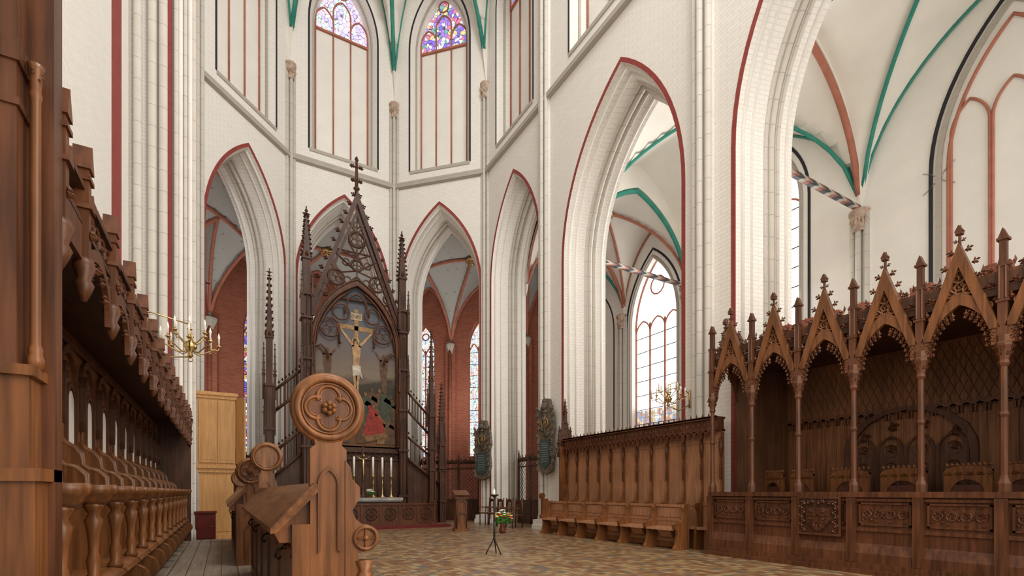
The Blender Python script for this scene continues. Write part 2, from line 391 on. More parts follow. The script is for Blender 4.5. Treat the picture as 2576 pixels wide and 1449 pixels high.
def shafts(x,y,ang,cap=True,ztop=17.1,off=.14,r=.06,matl=SH,capm=CAPM,z0=0):
    a=rad(ang);M=Matrix(((math.sin(a),math.cos(a),0,x),(-math.cos(a),math.sin(a),0,y),(0,0,1,0),(0,0,0,1)))
    m=MB()
    m.box(-off-r-.02,off+r+.02,-.06,.22,z0,ztop);o=struct(ntrim(),m,SHW,M)
    for dx,dy in ((-off,-.08),(0,-.14),(off,-.08)):
        m=MB();m.lathe([(r*1.4,z0),(r*1.4,z0+.35),(r,z0+.5),(r,ztop)],dx,dy,10);m.build('shaft',matl,o)
    if cap:
        b=MB();b.lathe([(r*2.3,ztop-.50),(r*2.6,ztop-.42),(r*2.3,ztop-.38),(r*2.9,ztop-.08),(r*3.5,ztop),(r*3.5,ztop+.08),(r*2.6,ztop+.12)],0,-.07,10,sm=False)
        for k in range(9):
            an=pi+pi*k/8; b.oct(r*2.8*math.cos(an),-.07+r*2.8*math.sin(an),ztop-.25+.06*(k%2),.045,.045,.1)
        b.build('capital',capm,o)
    return o
shafts(-.66,17.67,157.5);shafts(2.17,20.5,112.5);shafts(6.17,20.5,67.5);shafts(9.0,17.67,22.5)
shafts(9.0,13.5,0,cap=False,ztop=24,off=.17,r=.068);shafts(9.0,7.35,0,cap=False,ztop=24,off=.17,r=.068)
for x,y,a in ((9.0,17.67,22.5),(9.0,13.5,0),(6.17,20.5,67.5),(2.17,20.5,112.5),(9,7.35,0)):
    m=MB();m.box(-.38,.38,-.28,.25,0,.14);m.box(-.34,.34,-.26,.25,.14,.3);struct(ntrim(),m,WP,frame(x,y,a))
# ---------------------------------------------------------------- vaults
def g(t):
    R0=1.48;w=1-min(max(t,0),1);return math.sqrt(max(0,R0*R0-(R0-w)**2))/1.4
S0,R0_=17.15,6.9
webs=MB();ribs=[]
for phi in (0,45,90,135,180):
    a=rad(phi);n_=(math.cos(a),math.sin(a));t_=(math.sin(a),-math.cos(a))
    def P(u,v,dz=0):
        r=AP*u;tau=v*T8*r
        return (OX+n_[0]*r+t_[0]*tau,OY+n_[1]*r+t_[1]*tau,S0+R0_*g(min(u,abs(v)))+dz)
    V=[];F=[];nu,nv=12,24
    for i in range(nu+1):
        for j in range(nv+1): V.append(P(i/nu,-1+2*j/nv))
    for i in range(nu):
        for j in range(nv): F.append((i*(nv+1)+j,i*(nv+1)+j+1,(i+1)*(nv+1)+j+1,(i+1)*(nv+1)+j))
    webs.add(V,F,True)
    b=MB();b.tube([P(k/14*.97,1,-.1) for k in range(15)],.08,6);ribs.append(b)
    if phi==135: b=MB();b.tube([P(k/14*.97,-1,-.1) for k in range(15)],.08,6);ribs.append(b)
    b=MB();b.tube([P(.97,-.97+1.94*k/24,-.06) for k in range(25)],.04,5);ribs.append(b)
vo=struct('ceiling_apse',webs,WEB)
for b in ribs: b.build('green_rib',GREEN,vo)
def avault(name,x0,x1,y0,y1,S,R_,web,ribd,ribt,ribw,y1o=None,y1i=None,spand=False):
    mb=MB();n=20
    def P(u,v,dz=0):
        x=(x0+x1)/2+u*(x1-x0)/2
        f=(u+1)/2;ya=y0;yb=(y1i if y1i is not None else y1)*(1-f)+(y1o if y1o is not None else y1)*f
        y=(ya+yb)/2+v*(yb-ya)/2
        return (x,y,S+R_*g(min(abs(u),abs(v)))+dz)
    V=[P(-1+2*i/n,-1+2*j/n) for i in range(n+1) for j in range(n+1)]
    F=[(i*(n+1)+j,i*(n+1)+j+1,(i+1)*(n+1)+j+1,(i+1)*(n+1)+j) for i in range(n) for j in range(n)]
    mb.add(V,F,True);o=struct(name,mb,web)
    K=[-.98+1.96*k/24 for k in range(25)]
    for s_ in (1,-1): b=MB();b.tube([P(t,s_*t,-.05) for t in K],.055,6);b.build('diagonal_rib',ribd,o)
    b=MB();b.tube([P(t,-.99,-.09) for t in K],.085,6);b.build('transverse_rib',ribt,o)
    for s_ in (1,-1): b=MB();b.tube([P(s_*.98,t,-.04) for t in K],.035,6);b.build('wall_rib',ribw,o)
    b=MB();cx,cy,cz=P(0,0,-.15);b.ring(cx,cy,cz,.26,.06,16,6,pl='z');b.lathe([(.2,cz-.05),(.12,cz-.1),(.2,cz+.02)],cx,cy,10);
    for k in range(8): b.oct(cx+.2*math.cos(k*pi/4),cy+.2*math.sin(k*pi/4),cz-.05,.06)
    b.build('vault_boss',GOLD,o)
    if spand:
        b=MB();top=[P(t,-1) for t in [-1+2*k/24 for k in range(25)]]
        b.band([(p[0],p[2]) for p in top],[(p[0],13.6) for p in top],y0-.05,y0+.05);b.build('spandrel',WEB,o)
    return o
XO=15.5
avault('ceiling_aisle_near',10.35,XO,1.35,7.35,8.9,4.1,WEB,GREEN,TERRA,GREEN,spand=True)
avault('ceiling_aisle',10.35,XO,7.35,13.42,8.9,4.0,WEB,GREEN,TERRA,GREEN,spand=True)
avault('ceiling_aisle_west',10.35,XO,-4.6,1.35,8.9,4.0,WEB,GREEN,TERRA,GREEN,spand=True)
avault('ceiling_aisle_far',10.35,XO,13.42,16.9,8.9,3.2,WEB,TERRA,GREEN,TERRA,spand=True)
avault('ceiling_aisle_corner',10.35,XO,16.9,19,8.9,3.2,WEB,GREEN,TERRA,TERRA,y1i=OY+6.18*T8,y1o=OY+11.33*T8,spand=True)
m=MB();m.box(10.2,16.3,-4.8,21,13.65,13.8);struct('ceiling_aisle_sky_cover',m,WEB)  # slab added above the vaults to block sky leaking through gaps
def polar(name,phi,web):
    a=rad(phi);n_=(math.cos(a),math.sin(a));t_=(math.sin(a),-math.cos(a));r0,r1=6.18,11.33;S,R_=8.9,3.5
    def P(u,v,dz=0):
        r=(r0+r1)/2+u*(r1-r0)/2;tau=v*T8*r;av=abs(v)
        if u>0: vv=av/.448 if av<.448 else abs(av-.724)/.276
        else: vv=av
        return (OX+n_[0]*r+t_[0]*tau,OY+n_[1]*r+t_[1]*tau,S+R_*g(min(abs(u),vv))+dz)
    mb=MB();n=40
    V=[P(-1+2*i/20,-1+2*j/n) for i in range(21) for j in range(n+1)]
    F=[(i*(n+1)+j,i*(n+1)+j+1,(i+1)*(n+1)+j+1,(i+1)*(n+1)+j) for i in range(20) for j in range(n)]
    mb.add(V,F,True);o=struct(name,mb,web)
    K=[k/14*.98 for k in range(15)]
    R=[]
    for sgn in (-1,1):
        R+=[[P(t,sgn*.448*t,-.07) for t in K],[P(t,sgn*(.724-.276*t),-.07) for t in K],[P(t,sgn*(.724+.276*t),-.07) for t in K],[P(-t,sgn*t,-.07) for t in K]]
    for s0,s1 in ((-1,-.448),(-.448,.448),(.448,1)): R.append([P(.98,s0+.01+(s1-s0-.02)*k/16,-.07) for k in range(17)])
    R.append([P(-.98,-.98+1.96*k/24,-.05) for k in range(25)])
    for r_ in R: b=MB();b.tube(r_,.075,6);b.build('brick_rib',TERRA,o)
    b=MB();cx,cy,cz=P(0,0,-.15);b.ring(cx,cy,cz,.28,.07,16,6,pl='z');b.lathe([(.2,cz-.05),(.12,cz-.1),(.2,cz+.02)],cx,cy,10)
    for k in range(8): b.oct(cx+.2*math.cos(k*pi/4),cy+.2*math.sin(k*pi/4),cz-.05,.07)
    b.build('vault_boss',GOLD,o)
polar('ceiling_ambulatory_left',135,BLUEWEB);polar('ceiling_ambulatory_east',90,BLUEWEB);polar('ceiling_ambulatory_right',45,BLUEWEB)
# ---------------------------------------------------------------- outer walls and windows
def gwindow(M,c,hw,zb,zs,za,gm,lights=3,frm=TERRA,depth=.3):
    g_=MB();g_.prism([(c-hw,zb)]+arcL(c,hw,zs,za,8)+arcR(c,hw,zs,za,8)[1:]+[(c+hw,zb)],depth,depth+.03);o=struct(nwin(),g_,gm,M)
    b=MB();b.tube(p3(opath(c,hw,zb,zs,za,8),depth-.04),.05,5)
    for k in range(1,lights): x=c-hw+2*hw*k/lights;b.tube([(x,depth-.04,zb),(x,depth-.04,zs+.1)],.045,5)
    bw=2*hw/lights
    for k in range(lights):
        x=c-hw+bw*(k+.5);b.tube(p3(arcL(x,bw/2,zs-.3,zs+.25,5)+arcR(x,bw/2,zs-.3,zs+.25,5)[1:],depth-.04),.035,5)
    if hw>.6: b.ring(c,depth-.04,zs+.75*(za-zs)*.8,hw*.3,.035,12)
    b.build('stone_tracery',frm,o)
    z=zb+.6
    while z<zs: b=MB();b.box(c-hw,c+hw,depth-.03,depth-.015,z,z+.03);b.build('saddle_bar',IRON,o);z+=.62
def outer(name,phi,wins,gm):
    M=ctr(phi,11.33);L_=11.33*T8;mb=MB()
    H=[(c,hw,3.1,8.9,10.3) for c,hw in wins]
    panel(mb,-L_,L_,0,13.5,H,0,.6,None,-L_-.25,L_+.25,8);struct(name,mb,RB,M)
    for c,hw in wins: gwindow(M,c,hw,3.1,8.9,10.3,gm,2,RB)
    for c in (-2.1,2.1):
        m=MB();m.box(c-.28,c+.28,-.16,.05,0,9.0);m.lathe([(.14,0),(.14,.4),(.09,.5),(.09,9)],c,-.2,10)
        o=struct(ntrim(),m,RB,M);b=MB();b.lathe([(.12,8.6),(.15,8.7),(.25,9),(.25,9.1),(.2,9.15)],c,-.12,8,sm=False);b.build('capital',GREYST,o)
    m=MB();m.box(-L_-.3,-L_+.3,-.3,.1,0,9.0);m.lathe([(.14,0),(.14,.4),(.1,.5),(.1,9)],-L_,-.35,10)
    o=struct(ntrim(),m,RB,M);b=MB();b.lathe([(.18,8.6),(.2,8.7),(.34,9),(.34,9.1),(.2,9.15)],-L_,-.25,8,sm=False);b.build('capital',GREYST,o)
outer('wall_ambulatory_left',135,[(-3.5,.5),(0,.6),(3.3,.4)],GDK)
outer('wall_ambulatory_east',90,[(-2.9,.42),(0,.8),(3.5,.5)],GDK)
outer('wall_ambulatory_right',45,[(-3.72,.62),(-.62,.55),(3.5,.6)],GAM)
WM_=frame(XO,7.35,0)
mb=MB();ws=[(-7.85,1.25,3.5,8.3,10.9),(-2.9,1.15,4.0,10.3,12.4)]
panel(mb,-13.1,9,0,14,ws,0,.6,None,None,None,10);wo=struct('wall_aisle_right',mb,WP,WM_)
for c,hw,zb,zs,za in ws:
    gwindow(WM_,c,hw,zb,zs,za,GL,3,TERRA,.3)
    b=MB();b.band(opath(c,hw+.28,zb,zs,za+.35),opath(c,hw+.36,zb,zs,za+.45),-.02,.02);b.build('black_painted_arch',BLK,wo)
    b=MB();b.tube(p3(opath(c,hw+.08,zb,zs,za+.1),-.02),.06,5);b.build('window_moulding',GREYST,wo)
b=MB();b.band(opath(-10.9,.62,2,8.6,10.2),opath(-10.9,.68,2,8.6,10.3),-.02,.02);b.build('black_painted_arch',BLK,wo)
b=MB();b.band(opath(3.15,1.5,2.5,9.2,12.6),opath(3.15,1.58,2.5,9.2,12.7),-.03,.02);b.build('black_painted_arch',BLK,wo)
b=MB();b.band(opath(3.15,1.32,2.5,9.2,12.3),opath(3.15,1.44,2.5,9.2,12.5),-.04,.02);b.build('blind_arch_moulding',GREYST,wo)
for c in (2.38,3.15,3.92): b=MB();b.tube(p3(opath(c,.36,2.5,9.9,10.6),-.02),.032,6);b.build('blind_tracery',TERRA,wo)
b=MB();b.tube(p3(opath(3.15,1.18,2.5,9.2,12.0),-.02),.04,6);b.build('blind_tracery',TERRA,wo)
for y in (7.35,13.42,17.0):
    shafts(XO,y,0,True,8.95,.17,.075,SH,CAPM)
b=MB();b.tube([(1.45+.28*math.sin(k/8*pi),-.02,8.75+.55*k/8) for k in range(9)],.012,4);b.tube([(2.1-.28*math.sin(k/8*pi),-.02,8.75+.55*k/8) for k in range(9)],.012,4);b.tube([(1.7,-.02,9.02),(1.85,-.02,9.02)],.012,4);b.build('wall_anchor_mark',GREYST,wo)
m=MB();m.box(0.9,5.15,1.15,1.3,0,4.5)
for k in range(9): m.box(.9+k*.48,.9+k*.48+.3,1.13,1.32,4.5,4.66)
struct('wall_brick_infill',m,RB,RM)
m=MB();m.box(-9,17,-3,29,-.12,0);struct('floor',m,TILE)
m=MB();m.box(-1.7,.98,-1,13.3,0,.12);fp=struct('floor_platform_left',m,PLK)
for k in range(8): m=MB();m.box(-.62+k*.2,-.61+k*.2,-1,13.3,.118,.1225);m.build('plank_joint',WDD,fp)
# ---------------------------------------------------------------- left choir stall row
def pinn(mb,x,y,z0,z1,w,nc=4,fin=True):
    zm=z0+(z1-z0)*.42
    mb.box(x-w/2,x+w/2,y-w/2,y+w/2,z0,zm)
    mb.box(x-w*.65,x+w*.65,y-w*.65,y+w*.65,zm,zm+w*.25)
    for sx,sy in ((1,0),(-1,0),(0,1),(0,-1)):
        mb.oct(x+sx*w*.5,y+sy*w*.5,zm+w*.6,w*.28,w*.28,w*.6)
    mb.prism([(-w*.5+x,-w*.5+y),(w*.5+x,-w*.5+y),(w*.5+x,w*.5+y),(-w*.5+x,w*.5+y)],zm+w*.2,z1-w*.5,[(x-.1*w,y-.1*w),(x+.1*w,y-.1*w),(x+.1*w,y+.1*w),(x-.1*w,y+.1*w)],ax='z')
    for i in range(nc):
        f=(i+.6)/(nc+.2);z=zm+w*.4+(z1-w-zm)*f;ww=w*.5*(1-f)+w*.22
        for sx,sy in ((1,1),(-1,1),(1,-1),(-1,-1)): mb.oct(x+sx*ww*.85,y+sy*ww*.85,z,w*.2,w*.2,w*.22)
    if fin:
        mb.oct(x,y,z1-w*.75,w*.5,w*.2,w*.18);mb.oct(x,y,z1-w*.75,w*.2,w*.5,w*.18);mb.oct(x,y,z1-w*.2,w*.25,w*.25,w*.4)
ST=thing('choir_stall_row','long dark oak choir stall row with overhanging carved canopy along the left wall','choir stalls',(-.62,3.35,.12),rzf(180))
NS=13;PT=.75;LEN=NS*PT;c=PT/2
b=MB();b.box(-.6,LEN,.62,.68,0,2.62);b.build('back_panel',WM,ST)
q=MB()
q.band(opath(c,.28,1.2,2.05,2.34,8),opath(c,.33,1.2,2.05,2.42,8),.585,.62)
for sx in (-1,1): q.band(opath(c+sx*.135,.11,1.2,1.92,2.06,6),opath(c+sx*.135,.135,1.2,1.92,2.1,6),.597,.62)
q.ring(c,.605,2.19,.065,.014,10,5);q.box(0,PT,.59,.62,1.14,1.2);q.box(0,PT,.59,.62,2.42,2.5)
q0=q.build('back_arcading',WD,ST)
for i in range(1,NS): inst(q0,ST,(i*PT,0,0))
cp=MB();cp.prism(opath(c+.135,.10,1.22,1.90,2.02,6),.602,.62);cpo=cp.build('pale_back_board',WCR,ST)
for i in range(1,NS): inst(cpo,ST,(i*PT,0,0))
dv=MB();prof=[(.62,0),(.20,0),(.16,.12),(.06,.2),(.02,.3),(.05,.42),(.14,.5),(.2,.56),(.2,.95),(.1,1.02),(.0,1.05),(.0,1.09),(.24,1.09),(.27,1.14),(.27,1.20),(.32,1.25),(.39,1.27),(.43,1.31),(.44,1.40),(.49,1.46),(.55,1.50),(.59,1.56),(.60,2.3),(.62,2.3)]
dv.prism(prof,-.026,.026,ax='x')
d0=dv.build('divider',WM,ST,loc=(0,0,0))
a_=MB();a_.tube([(0,y,z) for y,z in prof[12:22]],.032,6);a_.build('divider_edge_moulding',WM,d0)
a_=MB();a_.lathe([(.05,1.0),(.075,1.03),(.085,1.06),(.1,1.075),(.1,1.115),(.09,1.125)],0,.09,14,1.0,1.25);a_.box(-.07,.07,.1,.3,1.06,1.115);a_.build('armrest_cap',WMB,d0)
a_=MB();a_.lathe([(.045,.5),(.05,.53),(.03,.56),(.04,.64),(.026,.7),(.034,.8),(.05,.9),(.03,.94),(.055,.98),(.055,1.01)],0,.09,10);a_.build('baluster',WM,d0)
a_=MB();a_.cb(0,.565,1.93,.06,.06,.34);a_.prism([(-.045,2.1),(.045,2.1),(0,2.2)],.53,.6);a_.prism([(-.03,1.76),(.03,1.76),(0,1.66)],.535,.59);a_.build('wing_post',WDD,d0)
a_=MB();a_.prism([(.0+.13*math.cos(t*pi/8)+.08,.30+.13*math.sin(t*pi/8)) for t in range(16)],-.045,.045,ax='x');a_.prism([(.08*math.cos(t*pi/8)+.08,.30+.08*math.sin(t*pi/8)) for t in range(16)],-.055,.055,ax='x');a_.build('carved_roundel',WMB,d0)
for i in range(1,NS+1): inst(d0,ST,(i*PT,0,0))
se=MB();se.prism([(.04,.49),(.02,.46),(.04,.44),(.6,.44),(.6,.50),(.1,.51)],.035,PT-.035,ax='x')
s0=se.build('seat',WMB,ST);q=MB();q.prism([(.14,.44),(.2,.3),(.34,.24),(.34,.44)],.2,.55,ax='x');q.build('misericord_bracket',WD,s0)
for i in range(1,NS): inst(s0,ST,(i*PT,0,0))
b=MB();b.box(-.1,LEN,.30,.34,0,.44);b.build('seat_riser',WD,ST)
b=MB();b.box(0,LEN,.12,.62,-.0,.06);b.build('plinth',WD,ST)
CM=Matrix(((1,0,0,0),(0,1,0,0),(0,0,.73,.352),(0,0,0,1)))
b=MB();b.box(-.5,LEN,.10,.68,2.56,2.6);b.build('canopy_roof',WDD,ST)
b=MB(CM);b.box(-.5,LEN+.05,.0,.05,2.87,2.91);b.box(-.5,LEN+.05,-.01,.05,3.11,3.15);b.build('canopy_cornice',WDD,ST)
fa=MB(CM)
fa.band(opath(c,.30,2.42,2.5,2.78,8),opath(c,.355,2.42,2.5,2.88,8),-.005,.025)
for sx in (-1,1):
    fa.leaf(c+sx*.22,.01,2.60,.045,-sx);fa.leaf(c+sx*.12,.01,2.70,.045,-sx)
    fa.ring(c+sx*.29,.01,2.79,.05,.013,8,4)
fa.leaf(c,.01,2.74,.045,0)
for k in range(5): fa.ring(c-.3+.15*k,.015,3.01,.07,.012,10,4)
for k in range(5): fa.oct(c-.3+.15*k,.015,3.01,.03,.012,.03)
for k in range(9): fa.oct(c-.33+.0825*k,.02,3.20,.026,.02,.08)
f0=fa.build('canopy_tracery_arch',WD,ST)
for i in range(1,NS): inst(f0,ST,(i*PT,0,0))
pn=MB(CM);pn.box(-.03,.03,-.025,.035,2.62,3.26);pn.box(-.045,.045,-.035,.045,3.18,3.21);pn.prism([(-.045,3.26),(.045,3.26),(0,3.44)],-.035,.045);pn.prism([(-.045,2.98),(.045,2.98),(0,3.1)],-.04,.04)
pn.lathe([(.01,2.34),(.03,2.4),(.045,2.46),(.03,2.5),(.05,2.58),(.04,2.64)],0,0,8);pn.leaf(0,-.03,2.8,.04,0)
p0=pn.build('pinnacle',WD,ST)
for i in range(1,NS+1): inst(p0,ST,(i*PT,0,0))
inst(p0,ST,(-.44,0,0))
fb=MB(CM);fb.box(-.5,0,.0,.03,2.62,2.86);fb.build('canopy_end_fascia',WD,ST)
e=MB();e.box(-.62,-.5,-.02,.7,.0,3.9);e.build('end_board',WD,ST)
e=MB();e.box(-.78,-.5,.0,.66,0,1.12);e.box(-.80,-.5,-.02,.68,1.12,1.17);e.box(-.77,-.5,.02,.66,1.17,1.52);e.box(-.8,-.5,0,.68,1.52,1.56);e.box(-.80,-.5,-.03,.7,0,.1)
e.build('end_pedestal',WM,ST)
e=MB();e.box(-.72,-.62,.12,.6,1.56,3.9)
e.box(-.75,-.62,.06,.12,1.56,3.9);e.box(-.75,-.62,.30,.34,1.56,3.9)
e.box(-.76,-.6,.05,.6,2.72,2.80);e.box(-.76,-.6,.05,.6,2.55,2.58);e.build('panelled_end_post',WD,ST)
e=MB();e.lathe([(.028,1.56),(.028,1.60),(.022,1.62),(.024,1.64),(.017,1.66),(.017,2.62),(.022,2.64),(.017,2.66),(.024,2.74),(.028,2.76)],-.69,.02,12)
e.build('engaged_colonnette',WM,ST)
e=MB()
for k in range(6): e.leaf(-.69+.02*math.cos(k),.02+.02*math.sin(k),2.70+.02*(k%2),.014,(-1)**k)
e.build('carved_capital',WD,ST)
e=MB();e.box(LEN+.02,LEN+.12,-.02,.7,0,2.6);pinn(e,LEN+.07,.02,2.3,3.0,.1);e.build('far_end_board',WDD,ST)
# ---------------------------------------------------------------- benches with poppyheads
def poppy(mb,x,z,R_,y0,y1,zb,w):
    pts=[(x+R_*math.cos(rad(a)),z+R_*math.sin(rad(a))) for a in range(-62,243,8)]
    neck=[(x-w*.42,z-R_*1.0),(x-w*.38,z-R_*1.15),(x-w*.53,z-R_*1.3),(x-w*.53,zb),(x+w*.53,zb),(x+w*.53,z-R_*1.3),(x+w*.38,z-R_*1.15),(x+w*.42,z-R_*1.0)]
    mb.prism(pts+neck,y0+.018,y1)
    ym=y0+.008
    mb.ring(x,ym,z,R_*.93,R_*.10,40,8);mb.ring(x,(y0+y1)/2,z,R_*.97,abs(y1-y0)*.40,40,8)
    mb.ring(x,ym+.006,z,R_*.79,R_*.035,36,6)
def quat(mb,x,z,R_,y):
    for k in range(4):
        a=k*90
        cx=x+R_*.36*math.cos(rad(a));cz=z+R_*.36*math.sin(rad(a))
        mb.ring(cx,y,cz,R_*.34,R_*.055,18,6,a0=a-112,a1=a+112);mb.ring(cx,y+.004,cz,R_*.25,R_*.025,16,5,a0=a-125,a1=a+125)
    for k in range(6):
        a=rad(k*60+30);mb.sph(x+R_*.15*math.cos(a),y-.012,z+R_*.15*math.sin(a),R_*.095,.022,R_*.095)
    mb.sph(x,y-.02,z,R_*.08,.03,R_*.08)
    for k in range(4):
        a=rad(k*90+45);mb.leaf(x+R_*.56*math.cos(a),y+.004,z+R_*.56*math.sin(a),R_*.07)
def bench(loc,label,length,zc=1.66,R_=.178):
    T=thing('desk_bench',label,'bench',loc)
    for k,yy in enumerate((0,length)):
        e=MB();y0,y1=(yy-.035,yy+.045)
        poppy(e,.0,zc-.12,R_,y0,y1,0,.185)
        e.box(-.19,-.09,y0+.02,y1-.01,0,.90)
        wing=[(.09,0),(.20,0),(.20,.06),(.17,.1),(.17,.6),(.16,.72)]+[(.205+.078*math.cos(rad(a)),.81+.078*math.sin(rad(a))) for a in range(-80,120,20)]+[(.15,.92),(.13,.97),(.15,1.01),(.175,1.05),(.17,1.11),(.13,1.15),(.12,1.22),(.09,1.26)]
        e.prism(wing,y0+.01,y1-.01)
        eo=e.build('bench_end',WMB,T)
        yq=y0+.016 if k==0 else y1+.002
        q=MB();q.prism(ell0(0,zc-.12,R_*.76),yq,yq+.004);q.build('recess_shade_disc',WD,eo)  # darker oak disc, recess shade put into its colour
        q=MB();quat(q,0,zc-.12,R_,y0+.012 if k==0 else y1+.004);q.build('quatrefoil_carving',WMB,eo)
        yb=y0+.004
        q=MB();q.band(opath(0,.045,.75,1.12,1.2,6),opath(0,.06,.735,1.12,1.225,6),yb,yb+.025);q.build('sunk_arch_moulding',WM,eo)
        q=MB();q.band(opath(0,.07,.1,.5,.6,6),opath(0,.082,.085,.5,.615,6),yb,yb+.025);q.build('sunk_arch_moulding',WM,eo)
        q=MB();q.ring(.205,y0+.005,.81,.064,.012,18,6);q.tube([(.155,y0+.005,.81),(.255,y0+.005,.81)],.008,5);q.tube([(.205,y0+.005,.76),(.205,y0+.005,.86)],.008,5);q.sph(.205,y0+.005,.81,.018);q.build('cross_roundel',WM,eo)
        q=MB();q.lathe([(.05,.0),(.05,.08),(.03,.12),(.03,.5),(.045,.54),(.05,.6),(.035,.62),(.055,.68)],.20,(y0+y1)/2-.02,10);q.build('front_colonnette',WMB,eo)
    b=MB()
    A=[(-.08,1.13),(-.06,1.12),(-.06,1.08),(-.27,.86),(-.30,.855),(-.30,.885)]
    b.prism(A,-.05,length-.04);b.build('sloping_desk_top',WMH,T)
    for yy in (.02,length*.5,length-.1):
        b=MB();b.prism([(-.08,1.1),(-.28,.86),(-.25,.80),(-.08,.80)],yy,yy+.04);b.build('desk_bracket',WM,T)
    b=MB();b.box(-.17,-.12,.04,length-.04,0,.98);b.box(-.19,-.12,.04,length-.04,0,.12);b.box(-.185,-.12,.04,length-.04,.70,.76)
    n=int(length/.8)
    for k in range(n+1): yy=.06+k*(length-.16)/n;b.box(-.185,-.12,yy,yy+.06,.1,.72)
    b.build('front_boarding',WM,T)
    b=MB();b.box(-.07,-.02,.04,length-.04,.0,1.1);b.build('seat_back',WM,T)
    b=MB();b.box(-.02,.2,.05,length-.04,.40,.445);b.build('bench_seat',WM,T)
    for k in range(4):
        q=MB();yy=.35+k*(length-.7)/3.2
        q.tube([(-.19,yy,.74),(-.23,yy,.73),(-.245,yy,.69),(-.225,yy,.67),(-.215,yy,.69)],.008,6);q.sph(-.19,yy,.745,.018);q.build('coat_hook',IRON,T)
    return T
def ell0(x,z,a,n=28): return [(x+a*math.cos(2*pi*k/n),z+a*math.sin(2*pi*k/n)) for k in range(n)]
bench((.52,3.0,.12),'nearest oak desk bench with large round quatrefoil poppyhead in the foreground',4.6,zc=1.67)
bench((.36,8.35,.12),'farther oak desk bench with small round poppyheads before the organ cabinet',4.4,zc=1.50)
# ---------------------------------------------------------------- retable
RT=thing('altar_retable','tall dark carved gothic retable with crocketed gable around a crucifixion painting','retable',(4.17,18.4,0))
b=MB();b.box(-1.55,1.55,.1,.6,0,2.85);b.box(-1.7,1.7,.0,.6,2.62,2.72);b.box(-1.6,1.6,.04,.6,2.35,2.42);b.box(-1.7,1.7,-.02,.6,0,.2)
for k in range(12):
    x=-1.43+k*.26;b.tube(p3(opath(x,.1,1.1,2.0,2.2,5),.09),.018,5)
for k in range(13): x=-1.56+k*.26;b.tube([(x,.08,.2),(x,.08,2.35)],.03,6)
for k in range(14): b.ring(-1.45+.223*k,.06,2.53,.07,.018,10,4)
b.build('predella',WDD,RT)
for sx in (-1,1):
    b=MB();x=sx*1.68
    b.box(x-.13,x+.13,-.10,.35,0,7.9)
    for dx in (-.14,.14): b.tube([(x+dx,-.11,0),(x+dx,-.11,7.9)],.032,6)
    b.tube([(x,-.13,0),(x,-.13,7.9)],.02,5)
    for z in (1.0,2.7,4.2,5.7,7.1,7.9): b.box(x-.19,x+.19,-.17,.36,z,z+.08)
    for z in (3.2,4.7,6.2): b.tube(p3(opath(x,.08,z,z+.6,z+.8,4),-.12),.02,5)
    b.build('buttress_post',WDD,RT)
    for dx in (-.17,.17):
        b=MB();pinn(b,x+dx,-.16,4.9,6.3,.08,3);b.build('small_pinnacle',WDD,RT)
        b=MB();pinn(b,x+dx,-.16,7.2,8.7,.09,4);b.build('small_pinnacle',WDD,RT)
    b=MB();pinn(b,x,.1,7.9,10.9,.25,9)
    b.oct(x,.1,10.75,.15,.05,.05);b.box(x-.02,x+.02,.08,.12,10.5,11.0)
    b.build('crocketed_spire',WDD,RT)
b=MB();b.band(opath(0,1.43,2.85,6.3,8.55,12),opath(0,1.58,2.85,6.3,8.82,12),-.06,.3)
b.tube(p3(opath(0,1.44,2.9,6.3,8.57,12),-.08),.035,6);b.tube(p3(opath(0,1.56,2.9,6.3,8.78,12),-.08),.025,6);b.build('arched_frame',WD,RT)
b=MB()
for sx in (-1,1):
    b.ring(sx*.92,-.02,6.95,.33,.03,18,6);b.ring(sx*.55,-.02,7.55,.28,.03,16,6)
    b.tube([(sx*1.40,-.02,6.2),(sx*1.22,-.02,6.3),(sx*1.05,-.02,6.15),(sx*.98,-.02,5.95)],.035,6)
    b.tube(p3([(sx*.62,6.5),(sx*.6,6.8),(sx*.66,7.0)],-.02),.035,6)
    b.oct(sx*.98,-.02,5.9,.07);b.oct(sx*.6,-.02,6.45,.07)
    for k in range(3): a=rad(90+120*k);b.ring(sx*.92+.14*math.cos(a),-.02,6.95+.14*math.sin(a),.12,.018,10,4)
    b.tube([(sx*1.42,-.02,6.3),(sx*1.3,-.02,6.9),(sx*1.05,-.02,7.45),(sx*.7,-.02,7.95),(sx*.3,-.02,8.3)],.04,6)
b.tube(p3([(-.42,7.5),(-.42,7.75)]+arcL(0,.36,7.8,8.25,5)+arcR(0,.36,7.8,8.25,5)[1:]+[(.42,7.75),(.42,7.5)],-.02),.035,6)
b.build('cusped_tracery',WD,RT)
b=MB()
zA,zB=7.35,11.95
for sx in (-1,1):
    b.prism([(sx*1.70,zA),(sx*1.56,zA),(0,zB-.45),(0,zB)],-.08,.22)
    b.prism([(sx*1.60,zA-.1),(sx*1.46,zA-.1),(0,zB-.85),(0,zB-.62)],-.02,.12)
b.tube([(-1.35,.02,8.05),(1.35,.02,8.05)],.04,6)
b.tube([(-.72,.02,9.75),(.72,.02,9.75)],.035,6)
b.ring(0,0,10.22,.27,.045,20,6);b.ring(0,0,9.3,.2,.04,14,6);b.ring(0,0,10.75,.11,.03,12,5)
for k in range(4): a=rad(45+90*k);b.ring(.12*math.cos(a),0,10.22+.12*math.sin(a),.1,.022,8,4);b.ring(.09*math.cos(a),0,9.3+.09*math.sin(a),.07,.018,8,4)
